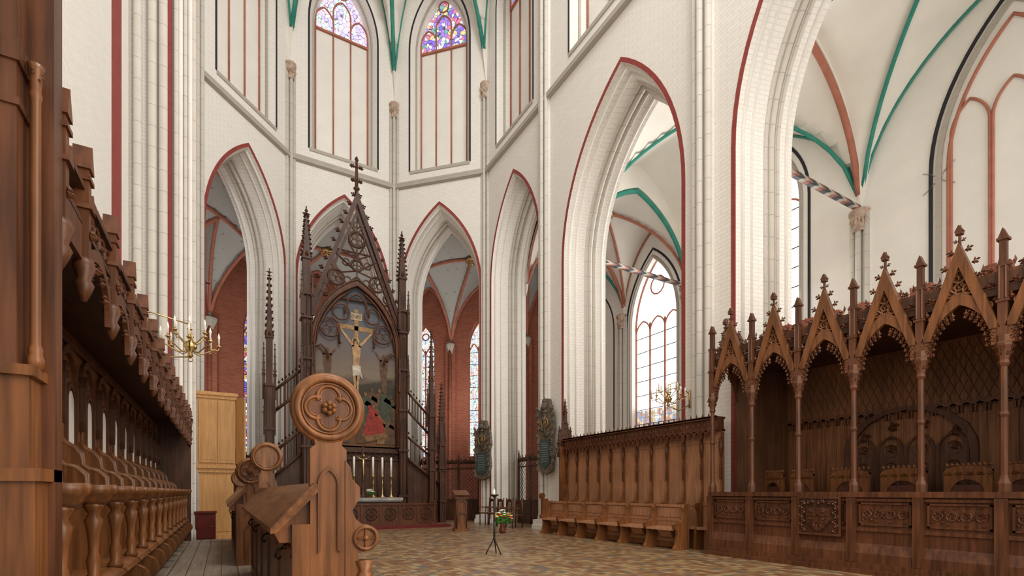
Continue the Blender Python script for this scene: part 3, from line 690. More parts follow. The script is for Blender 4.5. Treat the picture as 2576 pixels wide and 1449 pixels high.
for sx in (-1,1):
    b.ring(sx*.72,0,8.75,.27,.042,18,6)
    for k in range(3): a=rad(90+120*k);b.ring(sx*.72+.12*math.cos(a),0,8.75+.12*math.sin(a),.1,.022,8,4)
    b.ring(sx*1.12,0,8.28,.17,.035,12,6);b.ring(sx*.38,0,9.35,.12,.028,12,5);b.ring(sx*.33,0,8.72,.12,.028,12,5)
    b.tube([(0,.0,9.1),(sx*.55,0,8.95)],.03,5);b.tube([(sx*.45,0,9.75),(0,0,9.5)],.03,5);b.tube([(sx*.2,0,9.2),(sx*.75,0,9.6)],.035,5)
    b.tube([(sx*.05,0,10.5),(sx*.3,0,10.85)],.03,5);b.tube([(0,0,8.9),(sx*.5,0,8.45)],.035,5);b.tube([(sx*.28,0,8.3),(sx*.9,0,9.2)],.028,5);b.tube([(sx*.3,0,10.1),(0,0,9.6)],.028,5)
b.tube([(0,0,8.8),(0,0,11.8)],.03,5)
b.build('gable_tracery',WDD,RT)
for sx in (-1,1):
    for k in range(13):
        f=(k+.5)/13;b=MB();b.leaf(sx*(1.76*(1-f)+.02),.06,zA+(zB-zA)*f+.06,.095,sx);b.build('gable_crocket',WDD,RT)
b=MB();b.tube([(0,.05,11.7),(0,.05,13.2)],[.08,.045],6)
b.lathe([(.06,12.0),(.12,12.08),(.06,12.16)],0,.05,8)
for z,r in ((12.35,.15),(12.85,.18)):
    for dx in (-1,1): b.leaf(dx*r*.6,.05,z,.085,dx);b.oct(dx*r,.05,z,.075,.05,.075)
    b.oct(0,.05,z,.1,.09,.09)
b.oct(0,.05,13.12,.08,.07,.14);b.build('cross_finial',WDD,RT)
for x,zt,w in ((-2.83,8.5,.24),(2.83,7.4,.2),(3.25,5.4,.2)):
    b=MB();b.box(x-w/2,x+w/2,-.1,.2,0,zt*.55)
    for z in (.8,2.0,zt*.38,zt*.55): b.box(x-w*.7,x+w*.7,-.15,.25,z,z+.08)
    for dx in (-1,1): pinn(b,x+dx*w*.62,-.06,zt*.36,zt*.56,.075,3);b.tube([(x+dx*w*.5,-.12,0),(x+dx*w*.5,-.12,zt*.55)],.025,5);pinn(b,x+dx*w*.7,.05,zt*.5,zt*.72,.08,4)
    pinn(b,x,.05,zt*.55,zt,w*.8,9);b.box(x-.015,x+.015,.03,.07,zt-.2,zt+.1);b.oct(x,.05,zt-.02,.12,.03,.03)
    b.build('outer_pillar',WDD,RT)
def rail(x0,z0,x1,z1,hh):
    b=MB()
    b.tube([(x0,.05,z0),(x1,.05,z1)],.05,6);b.tube([(x0,.05,z0-hh),(x1,.05,z1-hh)],.05,6)
    n=8
    for k in range(n+1):
        f=k/n;x=x0+(x1-x0)*f;z=z0+(z1-z0)*f;b.tube([(x,.05,z-hh),(x,.05,z)],.022,5)
        if k<n: b.leaf(x+(x1-x0)/n/2,.05,z+.1,.06,0)
    b.build('stair_balustrade',WDD,RT)
rail(-1.85,5.35,-2.7,4.55,.7);rail(-1.85,3.3,-2.7,2.5,.8);rail(1.85,5.0,2.75,4.1,.7);rail(1.85,3.3,3.15,2.3,.8)
for P_ in ([(-2.7,0),(-1.85,0),(-1.85,2.5),(-2.7,1.7)],[(2.7,0),(1.85,0),(1.85,2.5),(3.15,1.5),(3.15,0)]):
    b=MB();b.prism(P_,.15,.25);b.build('stair_side',WDD,RT)
def skymat():
    m,nt,ns,L,bs=newmat('oil_painting_ground');tc=N(nt,'ShaderNodeTexCoord');sp=N(nt,'ShaderNodeSeparateXYZ');L.new(tc.outputs['Object'],sp.inputs[0])
    nn=noise(nt,coords(nt,(1,1,2.5)),1.3,5);z=math_(nt,'ADD',math_(nt,'DIVIDE',math_(nt,'SUBTRACT',sp.outputs[2],2.8),5.8),math_(nt,'MULTIPLY',math_(nt,'SUBTRACT',nn,.5),.16))
    cr=N(nt,'ShaderNodeValToRGB');e=cr.color_ramp.elements;e[0].color=(.16,.075,.03,1);e[-1].color=(.09,.10,.12,1)
    for p,c in ((.12,(.11,.055,.028)),(.3,(.05,.042,.03)),(.40,(.06,.05,.04)),(.45,(.22,.17,.125)),(.55,(.17,.135,.12)),(.75,(.13,.13,.145))):
        q=e.new(p);q.color=c+(1,)
    L.new(z,cr.inputs[0]);L.new(cr.outputs[0],bs.inputs['Base Color']);bs.inputs['Roughness'].default_value=.55;bs.inputs['Specular IOR Level'].default_value=.2;return m
PG=skymat()
def paint(n,c): return plain('oil_'+n,c,.5,var=.4,sc=9,bp=0)
pc={'skin':paint('skin',(.44,.27,.14)),'white':paint('white',(.52,.46,.36)),'red':paint('red',(.27,.03,.02)),'green':paint('green',(.05,.06,.035)),'brown':paint('brown',(.10,.05,.026)),'blue':paint('blue',(.045,.055,.07)),'wood':paint('cross_wood',(.34,.20,.08)),'dim':paint('dim_skin',(.12,.062,.033)),'ochre':paint('ochre',(.20,.105,.04)),'gold':paint('halo',(.5,.33,.1)),'sand':paint('sand',(.45,.36,.22))}
b=MB();b.prism([(-1.46,2.8)]+arcL(0,1.46,6.3,8.6,10)+arcR(0,1.46,6.3,8.6,10)[1:]+[(1.46,2.8)],.1,.14);PA=b.build('painting',PG,RT);PA['label']='arched oil painting of a crucifixion under a dark sky'
def fig(name,polys,col,y=.085):
    b=MB()
    for p in polys: b.prism(p,y,y+.01)
    b.build(name,pc[col],PA)
def ell(x,z,a,c,rot=0,n=14): 
    r=rad(rot);return [(x+a*math.cos(t)*math.cos(r)-c*math.sin(t)*math.sin(r),z+a*math.cos(t)*math.sin(r)+c*math.sin(t)*math.cos(r)) for t in [2*pi*k/n for k in range(n)]]
def limb(x0,z0,x1,z1,w0,w1):
    dx,dz=x1-x0,z1-z0;l=math.hypot(dx,dz);nx,nz=-dz/l,dx/l
    return [(x0+nx*w0,z0+nz*w0),((x0+x1)/2+nx*(w0+w1)*.56,(z0+z1)/2+nz*(w0+w1)*.56),(x1+nx*w1,z1+nz*w1),(x1-nx*w1,z1-nz*w1),((x0+x1)/2-nx*(w0+w1)*.56,(z0+z1)/2-nz*(w0+w1)*.56),(x0-nx*w0,z0-nz*w0)]
fig('painted_cross',[[(-.07,4.6),(.07,4.6),(.07,7.75),(-.07,7.75)],[(-.66,7.02),(.66,6.98),(.66,7.14),(-.66,7.18)]],'wood',.09)
fig('painted_title_board',[[(-.2,7.36),(.2,7.36),(.2,7.62),(-.2,7.62)]],'sand',.08)
cu=bpy.data.curves.new('t','FONT');cu.body='INRI';cu.size=.19;cu.align_x='CENTER';cu.align_y='CENTER';cu.extrude=.002
to=bpy.data.objects.new('t',cu);C.objects.link(to);bpy.context.view_layer.update()
me=bpy.data.meshes.new_from_object(to.evaluated_get(bpy.context.evaluated_depsgraph_get()));bpy.data.objects.remove(to)
me.materials.clear();me.materials.append(pc['brown']);io=bpy.data.objects.new('title_lettering',me);C.objects.link(io);io.parent=PA;io.rotation_euler=(pi/2,0,0);io.location=(0,.074,7.49)
fig('painted_halo',[ell(-.02,6.62,.13,.13)],'gold',.082)
fig('painted_crucified_figure',[ell(-.03,6.6,.068,.095,12),limb(-.1,6.42,-.6,7.05,.05,.028),limb(.1,6.42,.6,7.02,.05,.028),
   [(-.16,6.45),(-.04,6.50),(0,6.53),(.04,6.50),(.16,6.45),(.14,6.15),(.10,5.85),(.12,5.65),(-.12,5.65),(-.10,5.85),(-.14,6.15)],
   limb(-.055,5.6,-.045,5.05,.078,.045),limb(.055,5.6,.035,5.05,.078,.045),limb(-.045,5.05,-.01,4.62,.048,.03),limb(.035,5.05,.02,4.6,.048,.03)],'skin',.076)
fig('painted_hair',[ell(-.05,6.65,.07,.055,15),ell(-.09,6.55,.026,.075),ell(.03,6.56,.024,.065)],'brown',.072)
fig('painted_loincloth',[[(-.15,5.72),(.14,5.75),(.17,5.5),(.24,5.25),(.15,5.34),(.12,5.40),(-.13,5.35)]],'white',.07)
for x,s in ((-1.0,1),(1.0,-1)):
    fig('painted_side_figure',[ell(x,6.15,.08,.1),limb(x,6.05,x+s*.02,5.4,.15,.11),limb(x,5.4,x+.03,4.6,.11,.05),limb(x-.1,6.0,x-.32,6.3,.045,.03),limb(x+.1,6.0,x+.3,6.25,.045,.03)],'dim',.088)
def robed(x,z,hh,col,lean=0,skin=True):
    w=hh*.2
    fig('painted_robed_figure',[[(x-w,z),(x-w*.9,z+hh*.4),(x-w*.7+lean,z+hh*.78),(x-w*.25+lean,z+hh*.86),(x+w*.25+lean,z+hh*.86),(x+w*.7+lean,z+hh*.78),(x+w,z+hh*.4),(x+w*1.2,z)],limb(x+lean,z+hh*.7,x+lean+w*1.4,z+hh*.55,w*.3,w*.2)],col,.08-.002*rnd.random()-(.01 if z<3.5 else 0))
    fig('painted_head',[ell(x+lean*1.2,z+hh*.92,hh*.045,hh*.058)],'ochre' if skin else 'dim',.066)
for a in ((-1.2,3.6,1.2,'brown',0),(-.95,3.7,1.15,'blue',.05),(-.7,3.5,1.3,'green',0),(-.42,3.4,1.35,'brown',.05),(.3,3.5,1.35,'green',.02),(.55,3.8,1.2,'dim',0,False),(.8,3.75,1.25,'brown',.03),(1.05,3.7,1.3,'green',-.03,False),(1.25,3.6,1.2,'dim',0,False),
          (-.9,2.95,1.05,'ochre',.1),(-.45,2.95,.95,'blue',.05),(.55,3.1,1.3,'red',.05),(.95,2.95,1.1,'ochre',-.1),(1.2,2.95,1.0,'dim',0,False),(.15,2.95,.75,'brown',.12)): robed(*a)
fig('painted_red_drapery',[[(.2,3.35),(.45,3.75),(.75,4.0),(.95,3.75),(1.05,3.3),(.8,3.15),(.4,3.1)],limb(.6,3.9,.45,4.35,.1,.05)],'red',.06)
fig('painted_reclining_figure',[limb(.3,3.1,1.1,3.3,.11,.08),ell(.25,3.25,.06,.07)],'ochre',.058)
# ---------------------------------------------------------------- altar, candles
AL=thing('altar_table','grey stone altar slab on a dark base before the retable','altar',(4.17,17.35,0))
b=MB();b.box(-1.25,1.25,-.35,.4,.9,1.0);b.box(-1.2,1.2,-.32,.38,.86,.9);b.build('altar_slab',STONE,AL)
b=MB();b.box(-1.15,1.15,-.28,.36,0,.86)
for k in range(6): b.band(opath(-.95+.38*k,.13,.15,.5,.7,5),opath(-.95+.38*k,.16,.12,.5,.75,5),-.31,-.27)
b.build('altar_base',WDD,AL)
def candle(x,label):
    T=thing('altar_candlestick',label,'candlestick',(x,17.4,1.0),group=None)
    b=MB();b.lathe([(.085,0),(.09,.03),(.05,.07),(.025,.12),(.035,.2),(.02,.25),(.02,.45),(.035,.5),(.018,.55),(.018,.66),(.05,.72),(.06,.75),(.02,.76)],0,0,12);b.build('brass_stick',GOLD,T)
    b=MB();b.lathe([(.036,.75),(.036,1.38),(.01,1.4)],0,0,10);b.build('candle',WAX,T)
    b=MB();b.lathe([(.004,1.395),(.004,1.43)],0,0,6);b.build('wick',BLK,T);return T
c0=candle(4.49,'brass altar candlestick with white candle, first to the right of the crucifix')
for x,l in ((4.81,'brass altar candlestick with white candle, second to the right of the crucifix'),(5.12,'brass altar candlestick with white candle, outermost right on the altar'),
            (3.85,'brass altar candlestick with white candle just left of the crucifix'),(3.53,'brass altar candlestick with white candle, second left of the crucifix'),(3.22,'brass altar candlestick with white candle, outermost left on the altar')):
    dup(c0,(x,17.4,1.0),0,l)
T=thing('altar_crucifix','standing crucifix with pale figure in the middle of the altar','crucifix',(4.17,17.5,1.0))
b=MB();b.lathe([(.14,0),(.14,.05),(.08,.09),(.05,.3),(.04,.5)],0,0,10);b.box(-.03,.03,-.02,.02,.45,1.75);b.box(-.27,.27,-.02,.02,1.38,1.44)
for x,z in ((-.27,1.41),(.27,1.41),(0,1.76)): b.oct(x,0,z,.05,.03,.05)
b.build('cross',WDD,T)
b=MB();b.tube([(0,-.05,1.33),(0,-.05,1.05),(.01,-.06,.8),(0,-.05,.6)],[.05,.045,.035,.02],8);b.tube([(-.23,-.04,1.42),(-.1,-.05,1.32),(0,-.05,1.3),(.1,-.05,1.32),(.23,-.04,1.42)],[.015,.02,.03,.02,.015],6);b.sph(.01,-.06,1.43,.04,.04,.055);b.build('figure',GOLD,T)
def flowers(name,label,loc,s,n,cols,vh):
    T=thing(name,label,'flowers',loc)
    b=MB();b.lathe([(.3*s,0),(.42*s,.08*s+.02),(.45*s,vh*.4),(.25*s,vh*.85),(.32*s,vh),(.26*s,vh),(.2*s,vh*.8)],0,0,12);b.build('vase',VASE,T)
    l=MB();F=[MB() for _ in cols]
    for k in range(n):
        a=rnd.random()*2*pi;r=rnd.random()**.5*s*1.15;x,y=r*math.cos(a),r*math.sin(a);z=vh+s*(1.7-.7*r/s)*(.55+.5*rnd.random())
        l.tube([(0,0,vh*.7),(x*.5,y*.5,(vh+z)/2),(x,y,z)],.006,4)
        l.oct(x*.7,y*.7,z-.06,.05,.02,.07);l.oct(x*.9+.03,y*.7,z-.1,.06,.04,.02)
        f=F[k%len(cols)];f.sph(x,y,z,.035,.035,.02,7,4)
        for q in range(6): f.oct(x+.04*math.cos(q*pi/3),y+.04*math.sin(q*pi/3),z,.025,.025,.012)
    for k in range(n): a=rnd.random()*2*pi;l.leaf(s*.8*math.cos(a),s*.8*math.sin(a),vh+s*.5*rnd.random(),.05,1)
    l.build('foliage',LEAFG,T)
    for f,c_ in zip(F,cols): o=f.build('blossoms',c_,T);o['kind']='stuff'
flowers('altar_bouquet','small white flower arrangement on the altar slab by the crucifix',(4.33,17.15,1.0),.12,14,[PETW],.12)
flowers('flower_vase','brown floor vase of white, yellow and red flowers behind the candle stand',(7.08,12.87,0),.24,44,[PETW,PETY,PETW,PETR],.28)
T=thing('altar_step','low red carpeted step in front of the carved altar rail','step',(4.17,16.9,0))
b=MB();b.box(-2.6,2.6,-.95,-.55,0,.1);b.build('tread',CARPET,T)
T=thing('altar_rail','low dark carved rail with round tracery before the altar','altar rail',(4.17,16.45,0))
b=MB();b.box(-2.2,2.2,-.06,.06,.0,.8);b.box(-2.25,2.25,-.1,.1,.76,.82);b.box(-2.25,2.25,-.1,.1,.0,.18);b.build('rail_body',WD,T)
for k in range(7):
    x=-1.86+k*.62;b=MB();b.ring(x,-.07,.47,.2,.02,16,5);b.ring(x,-.07,.47,.1,.02,12,5)
    for q in range(4): a=rad(45+90*q);b.ring(x+.11*math.cos(a),-.07,.47+.11*math.sin(a),.075,.012,8,4)
    b.build('carved_roundel',WDD,T)
for k in range(8): x=-2.17+k*.62;b=MB();b.box(x-.04,x+.04,-.09,.09,.1,.8);b.build('rail_post',WD,T)
T=thing('lectern','small carved dark wooden lectern standing right of the altar rail','lectern',(6.3,14.1,0),rad(-10))
b=MB();b.box(-.22,.22,-.18,.18,0,.08);b.box(-.17,.17,-.13,.13,.08,1.05);b.box(-.21,.21,-.17,.17,.98,1.05);b.build('body',WM,T)
b=MB();b.prism([(-.2,1.05),(.18,1.2),(.18,1.25),(-.24,1.1)],-.23,.23,ax='x');b.build('sloping_top',WM,T)
b=MB()
for z in (.25,.62): b.band(opath(0,.1,z,z+.2,z+.28,5),opath(0,.125,z-.02,z+.2,z+.31,5),-.15,-.12)
for dx in (-.15,.15): b.tube([(dx,-.14,.08),(dx,-.14,.98)],.018,6)
b.box(-.15,.15,-.145,-.13,.52,.56);b.build('carved_front',WD,T)
T=thing('candle_stand','slender black iron tripod stand holding a lit candle bowl on the tiled floor','candle stand',(4.54,8.58,0))
b=MB();b.tube([(0,0,.3),(0,0,1.1)],.014,8);b.sph(0,0,.3,.03);b.tube([(.0,0,.3),(0,0,.62)],.02,6);b.build('stem',IRON,T)
for k in range(3):
    a=rad(-70+120*k);b=MB();b.tube([(0,0,.32),(.06*math.cos(a),.06*math.sin(a),.2),(.12*math.cos(a),.12*math.sin(a),.1),(.17*math.cos(a),.17*math.sin(a),.0)],[.014,.014,.012,.014],6);b.build('leg',IRON,T)
b=MB();b.lathe([(.015,1.08),(.03,1.1),(.085,1.13),(.09,1.15),(.075,1.14),(.02,1.12)],0,0,12);b.build('drip_bowl',IRON,T)
b=MB();b.lathe([(.03,1.13),(.03,1.16),(.01,1.165)],0,0,10);b.build('candle',WAX,T)
fm=bpy.data.materials.new('flame');fm.use_nodes=True;nt=fm.node_tree;bs=nt.nodes['Principled BSDF'];bs.inputs['Emission Color'].default_value=(1,.5,.12,1);bs.inputs['Emission Strength'].default_value=8
b=MB();b.lathe([(.003,1.165),(.018,1.19),(.014,1.215),(.001,1.26)],0,0,8);b.build('flame',fm,T)
# ---------------------------------------------------------------- organ cabinet + red box
T=thing('organ_cabinet','tall pale oak organ cabinet standing behind the left desk bench','cabinet',(-.12,14.9,0),0)
b=MB();b.box(-.38,.36,-.3,.3,0,1.75);b.box(-.41,.39,-.34,.34,1.68,1.78);b.box(-.44,.44,-.38,.38,1.78,1.86);b.box(-.40,.38,-.33,.33,0,.12);b.build('lower_case',WL,T)
b=MB();b.box(-.42,.40,-.34,.34,1.86,3.6);b.box(-.46,.46,-.40,.4,3.6,3.68);b.box(-.44,.44,-.37,.37,3.52,3.6);b.build('upper_case',WL,T)
for dx in (-.2,.2):
    b=MB();b.box(dx-.19,dx+.19,-.365,-.34,1.92,3.48);b.box(dx-.14,dx+.14,-.372,-.36,2.0,3.4);b.build('door',WL,T)
b=MB();b.prism([(.41,-.36),(.44,-.36),(.62,-.75),(.59,-.75)],1.9,3.55,ax='z');b.build('open_shutter',WL,T)
b=MB();b.box(-.31,.31,-.31,-.3,.2,1.6);b.build('lower_panel',WL,T)
T=thing('red_box','low red-brown lacquered box cabinet on the floor by the stalls','box',(-.34,13.75,0))
b=MB();b.box(-.2,.2,-.2,.2,.03,.72);b.box(-.22,.22,-.22,.22,.70,.75);b.box(-.22,.22,-.22,.22,0,.05);b.build('case',REDBOX,T)
b=MB();b.box(-.15,.15,-.215,-.2,.12,.64);b.build('door',REDBOX,T)
b=MB();b.sph(.11,-.225,.4,.014);b.build('knob',GOLD,T)
# ---------------------------------------------------------------- right rear stall row
RS=thing('panelled_stall_row','reddish oak stall backs with carved cresting under the right arcade','choir stalls',(8.72,11.85,0),rzf(0))
LN=5.2;nb=11;pb=LN/nb
b=MB();b.box(0,LN,-.02,.04,.0,2.45);b.box(0,LN,-.035,.0,.9,1.0);b.box(0,LN,-.035,.0,2.2,2.3);b.build('back_panel',WR,RS)
b=MB();b.box(-.05,LN,-.20,.06,2.42,2.47);b.box(-.05,LN,-.24,.06,2.66,2.71);b.box(0,LN,-.16,.02,2.47,2.66);b.build('cornice',WD,RS)
b=MB();b.box(.02,LN,-.2,-.18,2.40,2.44);b.box(.02,LN,-.24,-.2,2.68,2.72)
n=int(LN/.15)
for k in range(n):
    x=.08+k*.15;b.band(opath(x,.05,2.3,2.36,2.42,3),opath(x,.07,2.3,2.36,2.45,3),-.215,-.18);b.oct(x,-.17,2.56,.05,.02,.07);b.oct(x,-.22,2.74,.025,.02,.06);b.oct(x+.075,-.2,2.28,.02,.02,.04)
b.build('cresting',WD,RS)
q=MB();q.prism([(0,.0),(-.28,.0),(-.27,.4),(-.2,.5),(-.2,.8),(-.28,.9),(-.28,.95),(-.16,.97),(-.09,1.1),(-.05,1.3),(-.045,1.5),(-.045,2.4),(0,2.4)],-.018,.018,ax='x')
q0=q.build('divider',WM,RS);a_=MB();pinn(a_,0,-.07,1.45,2.0,.045,3);a_.lathe([(.02,1.9),(.045,2.1),(.02,2.3)],0,-.07,6);a_.build('wing_post',WD,q0)
for i in range(1,nb+1): inst(q0,RS,(pb*i,0,0))
q=MB();q.box(.03,pb-.03,-.26,0,.42,.47);q.box(.03,pb-.03,-.05,-.02,.47,.88);q0=q.build('seat',WR,RS)
for i in range(1,nb): inst(q0,RS,(pb*i,0,0))
b=MB();b.box(-.1,-.03,-.28,.08,0,2.5);b.box(-.12,0,-.28,.1,0,.12);b.build('end_panel',WM,RS)
b=MB()
ym=-.08
b.prism([(ym-.26,2.35),(ym+.26,2.35),(ym+.20,2.65),(ym,3.3),(ym-.20,2.65)],-.085,-.06,ax='x')
for s_ in (-1,1): b.tube([(-.08,ym+s_*.28,2.3),(-.08,ym,3.45)],.035,5)
for k in range(6):
    f=(k+.5)/6
    for s_ in (-1,1): b.oct(-.08,ym+s_*(.31*(1-f)),2.35+f*1.1,.045,.065,.06)
for z in (2.45,2.65,2.85,3.05): b.ring(-.1,ym,z,.05,.015,8,4)
pinn(b,-.08,ym,3.2,3.9,.09,3);pinn(b,-.08,-.28,2.2,3.1,.09,3);pinn(b,-.08,.12,2.2,3.1,.09,3);b.build('gabled_end_tracery',WDD,RS)
# front bench row
FB=thing('front_bench_row','row of six reddish oak hinged bench seats facing the choir floor','bench',(8.32,12.2,0),rzf(0))
LN2=4.95;n2=6;p2=LN2/n2
b=MB();b.box(0,LN2,0,.04,.12,.90);b.box(0,LN2,-.03,.07,.88,.93);b.box(0,LN2,-.01,.05,.58,.63);b.build('back_board',WR,FB)
q=MB();q.prism([(.06,0),(-.36,0),(-.36,.05),(-.30,.1),(-.26,.3),(-.28,.4),(-.36,.44),(-.37,.52),(-.30,.57),(-.2,.56),(-.12,.62),(-.08,.78),(-.1,.86),(-.06,.94),(.07,.94),(.07,0)],-.032,.032,ax='x')
q0=q.build('divider',WMB,FB)
for i in range(1,n2+1): inst(q0,FB,(p2*i,0,0))
q=MB();q.prism([(0,.46),(-.33,.44),(-.34,.40),(0,.41)],.035,p2-.035,ax='x');q.prism([(-.08,.41),(-.22,.40),(-.12,.25),(-.06,.22)],p2*.3,p2*.7,ax='x');q0=q.build('seat',WR,FB)
for i in range(1,n2): inst(q0,FB,(p2*i,0,0))
q=MB();q.box(.06,p2-.06,-.012,.0,.66,.85);q0=q.build('raised_panel',WR,FB)
for i in range(1,n2): inst(q0,FB,(p2*i,0,0))
b=MB();b.box(0,LN2,-.04,0,.02,.14);b.build('foot_rail',WM,FB)
e=MB();e.prism([(-.3+.09*math.cos(rad(a)),1.08+.09*math.sin(rad(a))) for a in range(0,360,20)],-.035,.035,ax='x');e.box(-.03,.03,-.33,-.1,.5,1.0);e.build('round_headed_end',WM,FB)
# ---------------------------------------------------------------- canopied pew
PW=thing('canopied_pew','large dark carved gothic pew with gabled canopy of six arches on the right','pew',(8.2,6.51,0),rzf(0))
PP=.838;NB=6;LW=PP*NB
b=MB();b.box(-.06,LW+.1,-.14,1.9,0,.07);b.box(-.05,LW+.1,-.09,1.9,.07,.16);b.build('base_step',WD,PW)
b=MB();b.box(0,LW,-.0,.08,.16,1.12);b.box(-.04,LW,-.07,.12,1.12,1.2);b.box(-.02,LW,-.04,.1,1.06,1.1);b.prism([(-.06,.16),(-.06,.3),(-.02,.42),(0,.44),(0,.16)],0,LW,ax='x');b.box(0,LW,-.03,.05,.62,.67);b.build('parapet',WD,PW)
b=MB();b.box(-.03,.05,0,1.9,.16,1.2);b.box(-.05,.07,-.02,1.9,1.1,1.2);b.build('side_parapet',WD,PW)
for i in range(NB):
    q=MB();x0=i*PP+.09;x1=(i+1)*PP-.09
    q.box(x0,x1,-.025,0,.71,.735);q.box(x0,x1,-.025,0,1.015,1.04);q.box(x0,x0+.025,-.025,0,.71,1.04);q.box(x1-.025,x1,-.025,0,.71,1.04)
    nn=4;w=(x1-x0-.06)/nn
    for k in range(nn):
        cx=x0+.03+w*(k+.5);q.ring(cx,-.012,.875,w*.36,.012,12,4)
        for j in range(4): a=rad(45+90*j+k*20);q.leaf(cx+w*.26*math.cos(a),-.015,.875+w*.26*math.sin(a),.026,(-1)**j);q.leaf(cx+w*.55*math.cos(a),-.015,.875+.09*math.sin(a)*1.3,.022,(-1)**j)
    q.build('carved_front_panel',WM if i%1 else WD,PW)
q=MB();cx=2.05
q.box(cx-.33,cx+.33,-.07,.0,.52,1.12);ca=q.build('coat_of_arms',WDD,PW)
sh_=[(cx-.17,.95),(cx+.17,.95),(cx+.18,.77),(cx+.1,.65),(cx,.58),(cx-.1,.65),(cx-.18,.77)]
q=MB();q.prism(sh_,-.11,-.06);q.box(cx-.01,cx+.01,-.125,-.1,.60,.95);q.box(cx-.17,cx+.17,-.125,-.1,.82,.84);q.box(cx-.16,cx+.16,-.125,-.1,.71,.725)
for dx,z in ((-.09,.89),(.09,.89),(-.09,.77),(.09,.77),(-.05,.67),(.05,.67)): q.leaf(cx+dx,-.12,z,.03,1 if dx>0 else -1)
q.build('quartered_shield',WD,ca)
q=MB();q.band([(cx-.3,.55),(cx+.3,.55),(cx+.3,1.09),(cx-.3,1.09)],[(cx-.33,.52),(cx+.33,.52),(cx+.33,1.12),(cx-.33,1.12)],-.09,-.06,True)
for sx in (-1,1):
    for k in range(7): q.leaf(cx+sx*(.22+.035*(k%2)),-.085,.59+.07*k,.045,sx)
for k in range(5): q.leaf(cx-.16+.08*k,-.085,1.02+.02*(k%2),.04,(-1)**k)
q.build('carved_mantling',WD,ca)
q=MB()
q.box(-.06,.06,-.078,.08,.165,1.115);q.lathe([(.075,1.2),(.075,1.3),(.05,1.36),(.042,1.4),(.04,2.1),(.055,2.14),(.04,2.18),(.036,2.75)],0,.02,8,sm=False)
col0=q.build('column',WD,PW)
q=MB();q.lathe([(.04,2.72),(.06,2.76),(.05,2.8),(.07,2.9),(.09,2.97),(.09,3.0),(.07,3.02),(.07,3.1)],0,.02,8,sm=False)
for k in range(8): a=k*pi/4;q.leaf(.062*math.cos(a),.02+.062*math.sin(a),2.87,.025,math.cos(a));q.leaf(.08*math.cos(a+.4),.02+.08*math.sin(a+.4),2.95,.023,math.cos(a))
q.build('capital',WD,col0)
q=MB();q.box(-.045,.045,-.03,.07,3.1,3.95);q.box(-.06,.06,-.045,.085,3.5,3.53);q.box(-.055,.055,-.04,.08,3.93,3.96)
q.box(-.033,.033,-.018,.058,3.96,4.25);q.box(-.055,.055,-.035,.075,4.25,4.28);q.prism([(-.045,4.28),(.045,4.28),(0,4.4)],-.025,.065);
q.tube([(-.03,-.035,3.54),(-.03,-.035,3.93)],.012,4);q.tube([(.03,-.035,3.54),(.03,-.035,3.93)],.012,4)
q.build('pinnacle',WD,col0)
for i in range(1,NB+1): inst(col0,PW,(i*PP,0,0))
q=MB();hw=PP/2-.02
q.band(opath(0,hw-.09,3.0,3.08,3.60,8),opath(0,hw,3.0,3.08,3.76,8),-.01,.05)
for s_ in (-1,1): q.prism([(s_*hw,3.2),(s_*(hw-.10),3.2),(0,4.08),(0,4.40)],-.03,.06)
for x,z,r in ((0,3.96,.075),(-.1,3.78,.065),(.1,3.78,.065),(-.2,3.62,.055),(.2,3.62,.055),(-.28,3.5,.04),(.28,3.5,.04),(0,3.83,.05),(0,4.1,.04)):
    q.ring(x,.0,z,r,.013,12,4)
    for j in range(3): a=rad(90+120*j);q.ring(x+r*.5*math.cos(a),.0,z+r*.5*math.sin(a),r*.4,.008,7,3)
for s_ in (-1,1): q.tube([(0,.0,3.72),(s_*.17,.0,3.88)],.012,4);q.tube([(s_*.1,.0,3.66),(s_*.3,.0,3.44)],.012,4)
gab0=q.build('gable',WM,PW,loc=(PP/2,0,0))
q=MB();A_=arcL(0,hw-.05,3.08,3.66,6)+arcR(0,hw-.05,3.08,3.66,6)[1:]
Bp=[(x,max(z+.01,3.2+(hw-abs(x))/hw*1.05)) for x,z in A_]
q.band(A_,Bp,.03,.045);q.build('pierced_backing',WDD,gab0)
for s_ in (-1,1):
    for k in range(6):
        f=(k+.5)/6.2;q=MB();q.leaf(s_*(.41*(1-f)+.035),.01,3.27+f*1.12+.02,.047,s_);q.build('crocket',WD,gab0)
for s_ in (-1,1):
    q=MB()
    for a,b_ in arcL(0,.31,3.08,3.52,8)[:8]:
        q.leaf(s_*a,-.005,b_-.02,.040,-s_);q.leaf(s_*a*.86,-.015,b_-.07,.030,-s_)
    q.build('leaf_cusp',WD,gab0)
q=MB();q.tube([(0,.01,4.3),(0,.01,4.62)],.018,6);q.box(-.035,.035,-.03,.05,4.5,4.54);q.prism([(-.045,4.54),(.045,4.54),(0,4.62)],-.03,.05);q.leaf(-.035,.01,4.42,.028,-1);q.leaf(.035,.01,4.42,.028,1);q.build('finial',WD,gab0)
for i in range(1,NB): inst(gab0,PW,(PP*(i+.5),0,0))
inst(gab0,PW,(0,.42,0),pi/2)
inst(col0,PW,(0,.80,0))
b=MB();b.box(.02,LW,.05,1.95,3.62,3.72);b.box(-.0,LW,.02,.1,3.74,3.86)
b.build('canopy_roof',WDD,PW)
b=MB();b.box(0.1,LW,.03,.05,3.84,3.90)
for k in range(34): b.leaf(.1+k*.147,.04,3.93,.042,(-1)**k);b.oct(.17+k*.147,.04,3.99,.02,.02,.06)
b.build('roof_cresting',WD,PW)
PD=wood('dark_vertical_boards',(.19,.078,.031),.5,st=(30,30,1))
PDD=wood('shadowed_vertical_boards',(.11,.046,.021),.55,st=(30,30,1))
b=MB();b.box(0.34,LW,1.86,1.95,0,3.65)
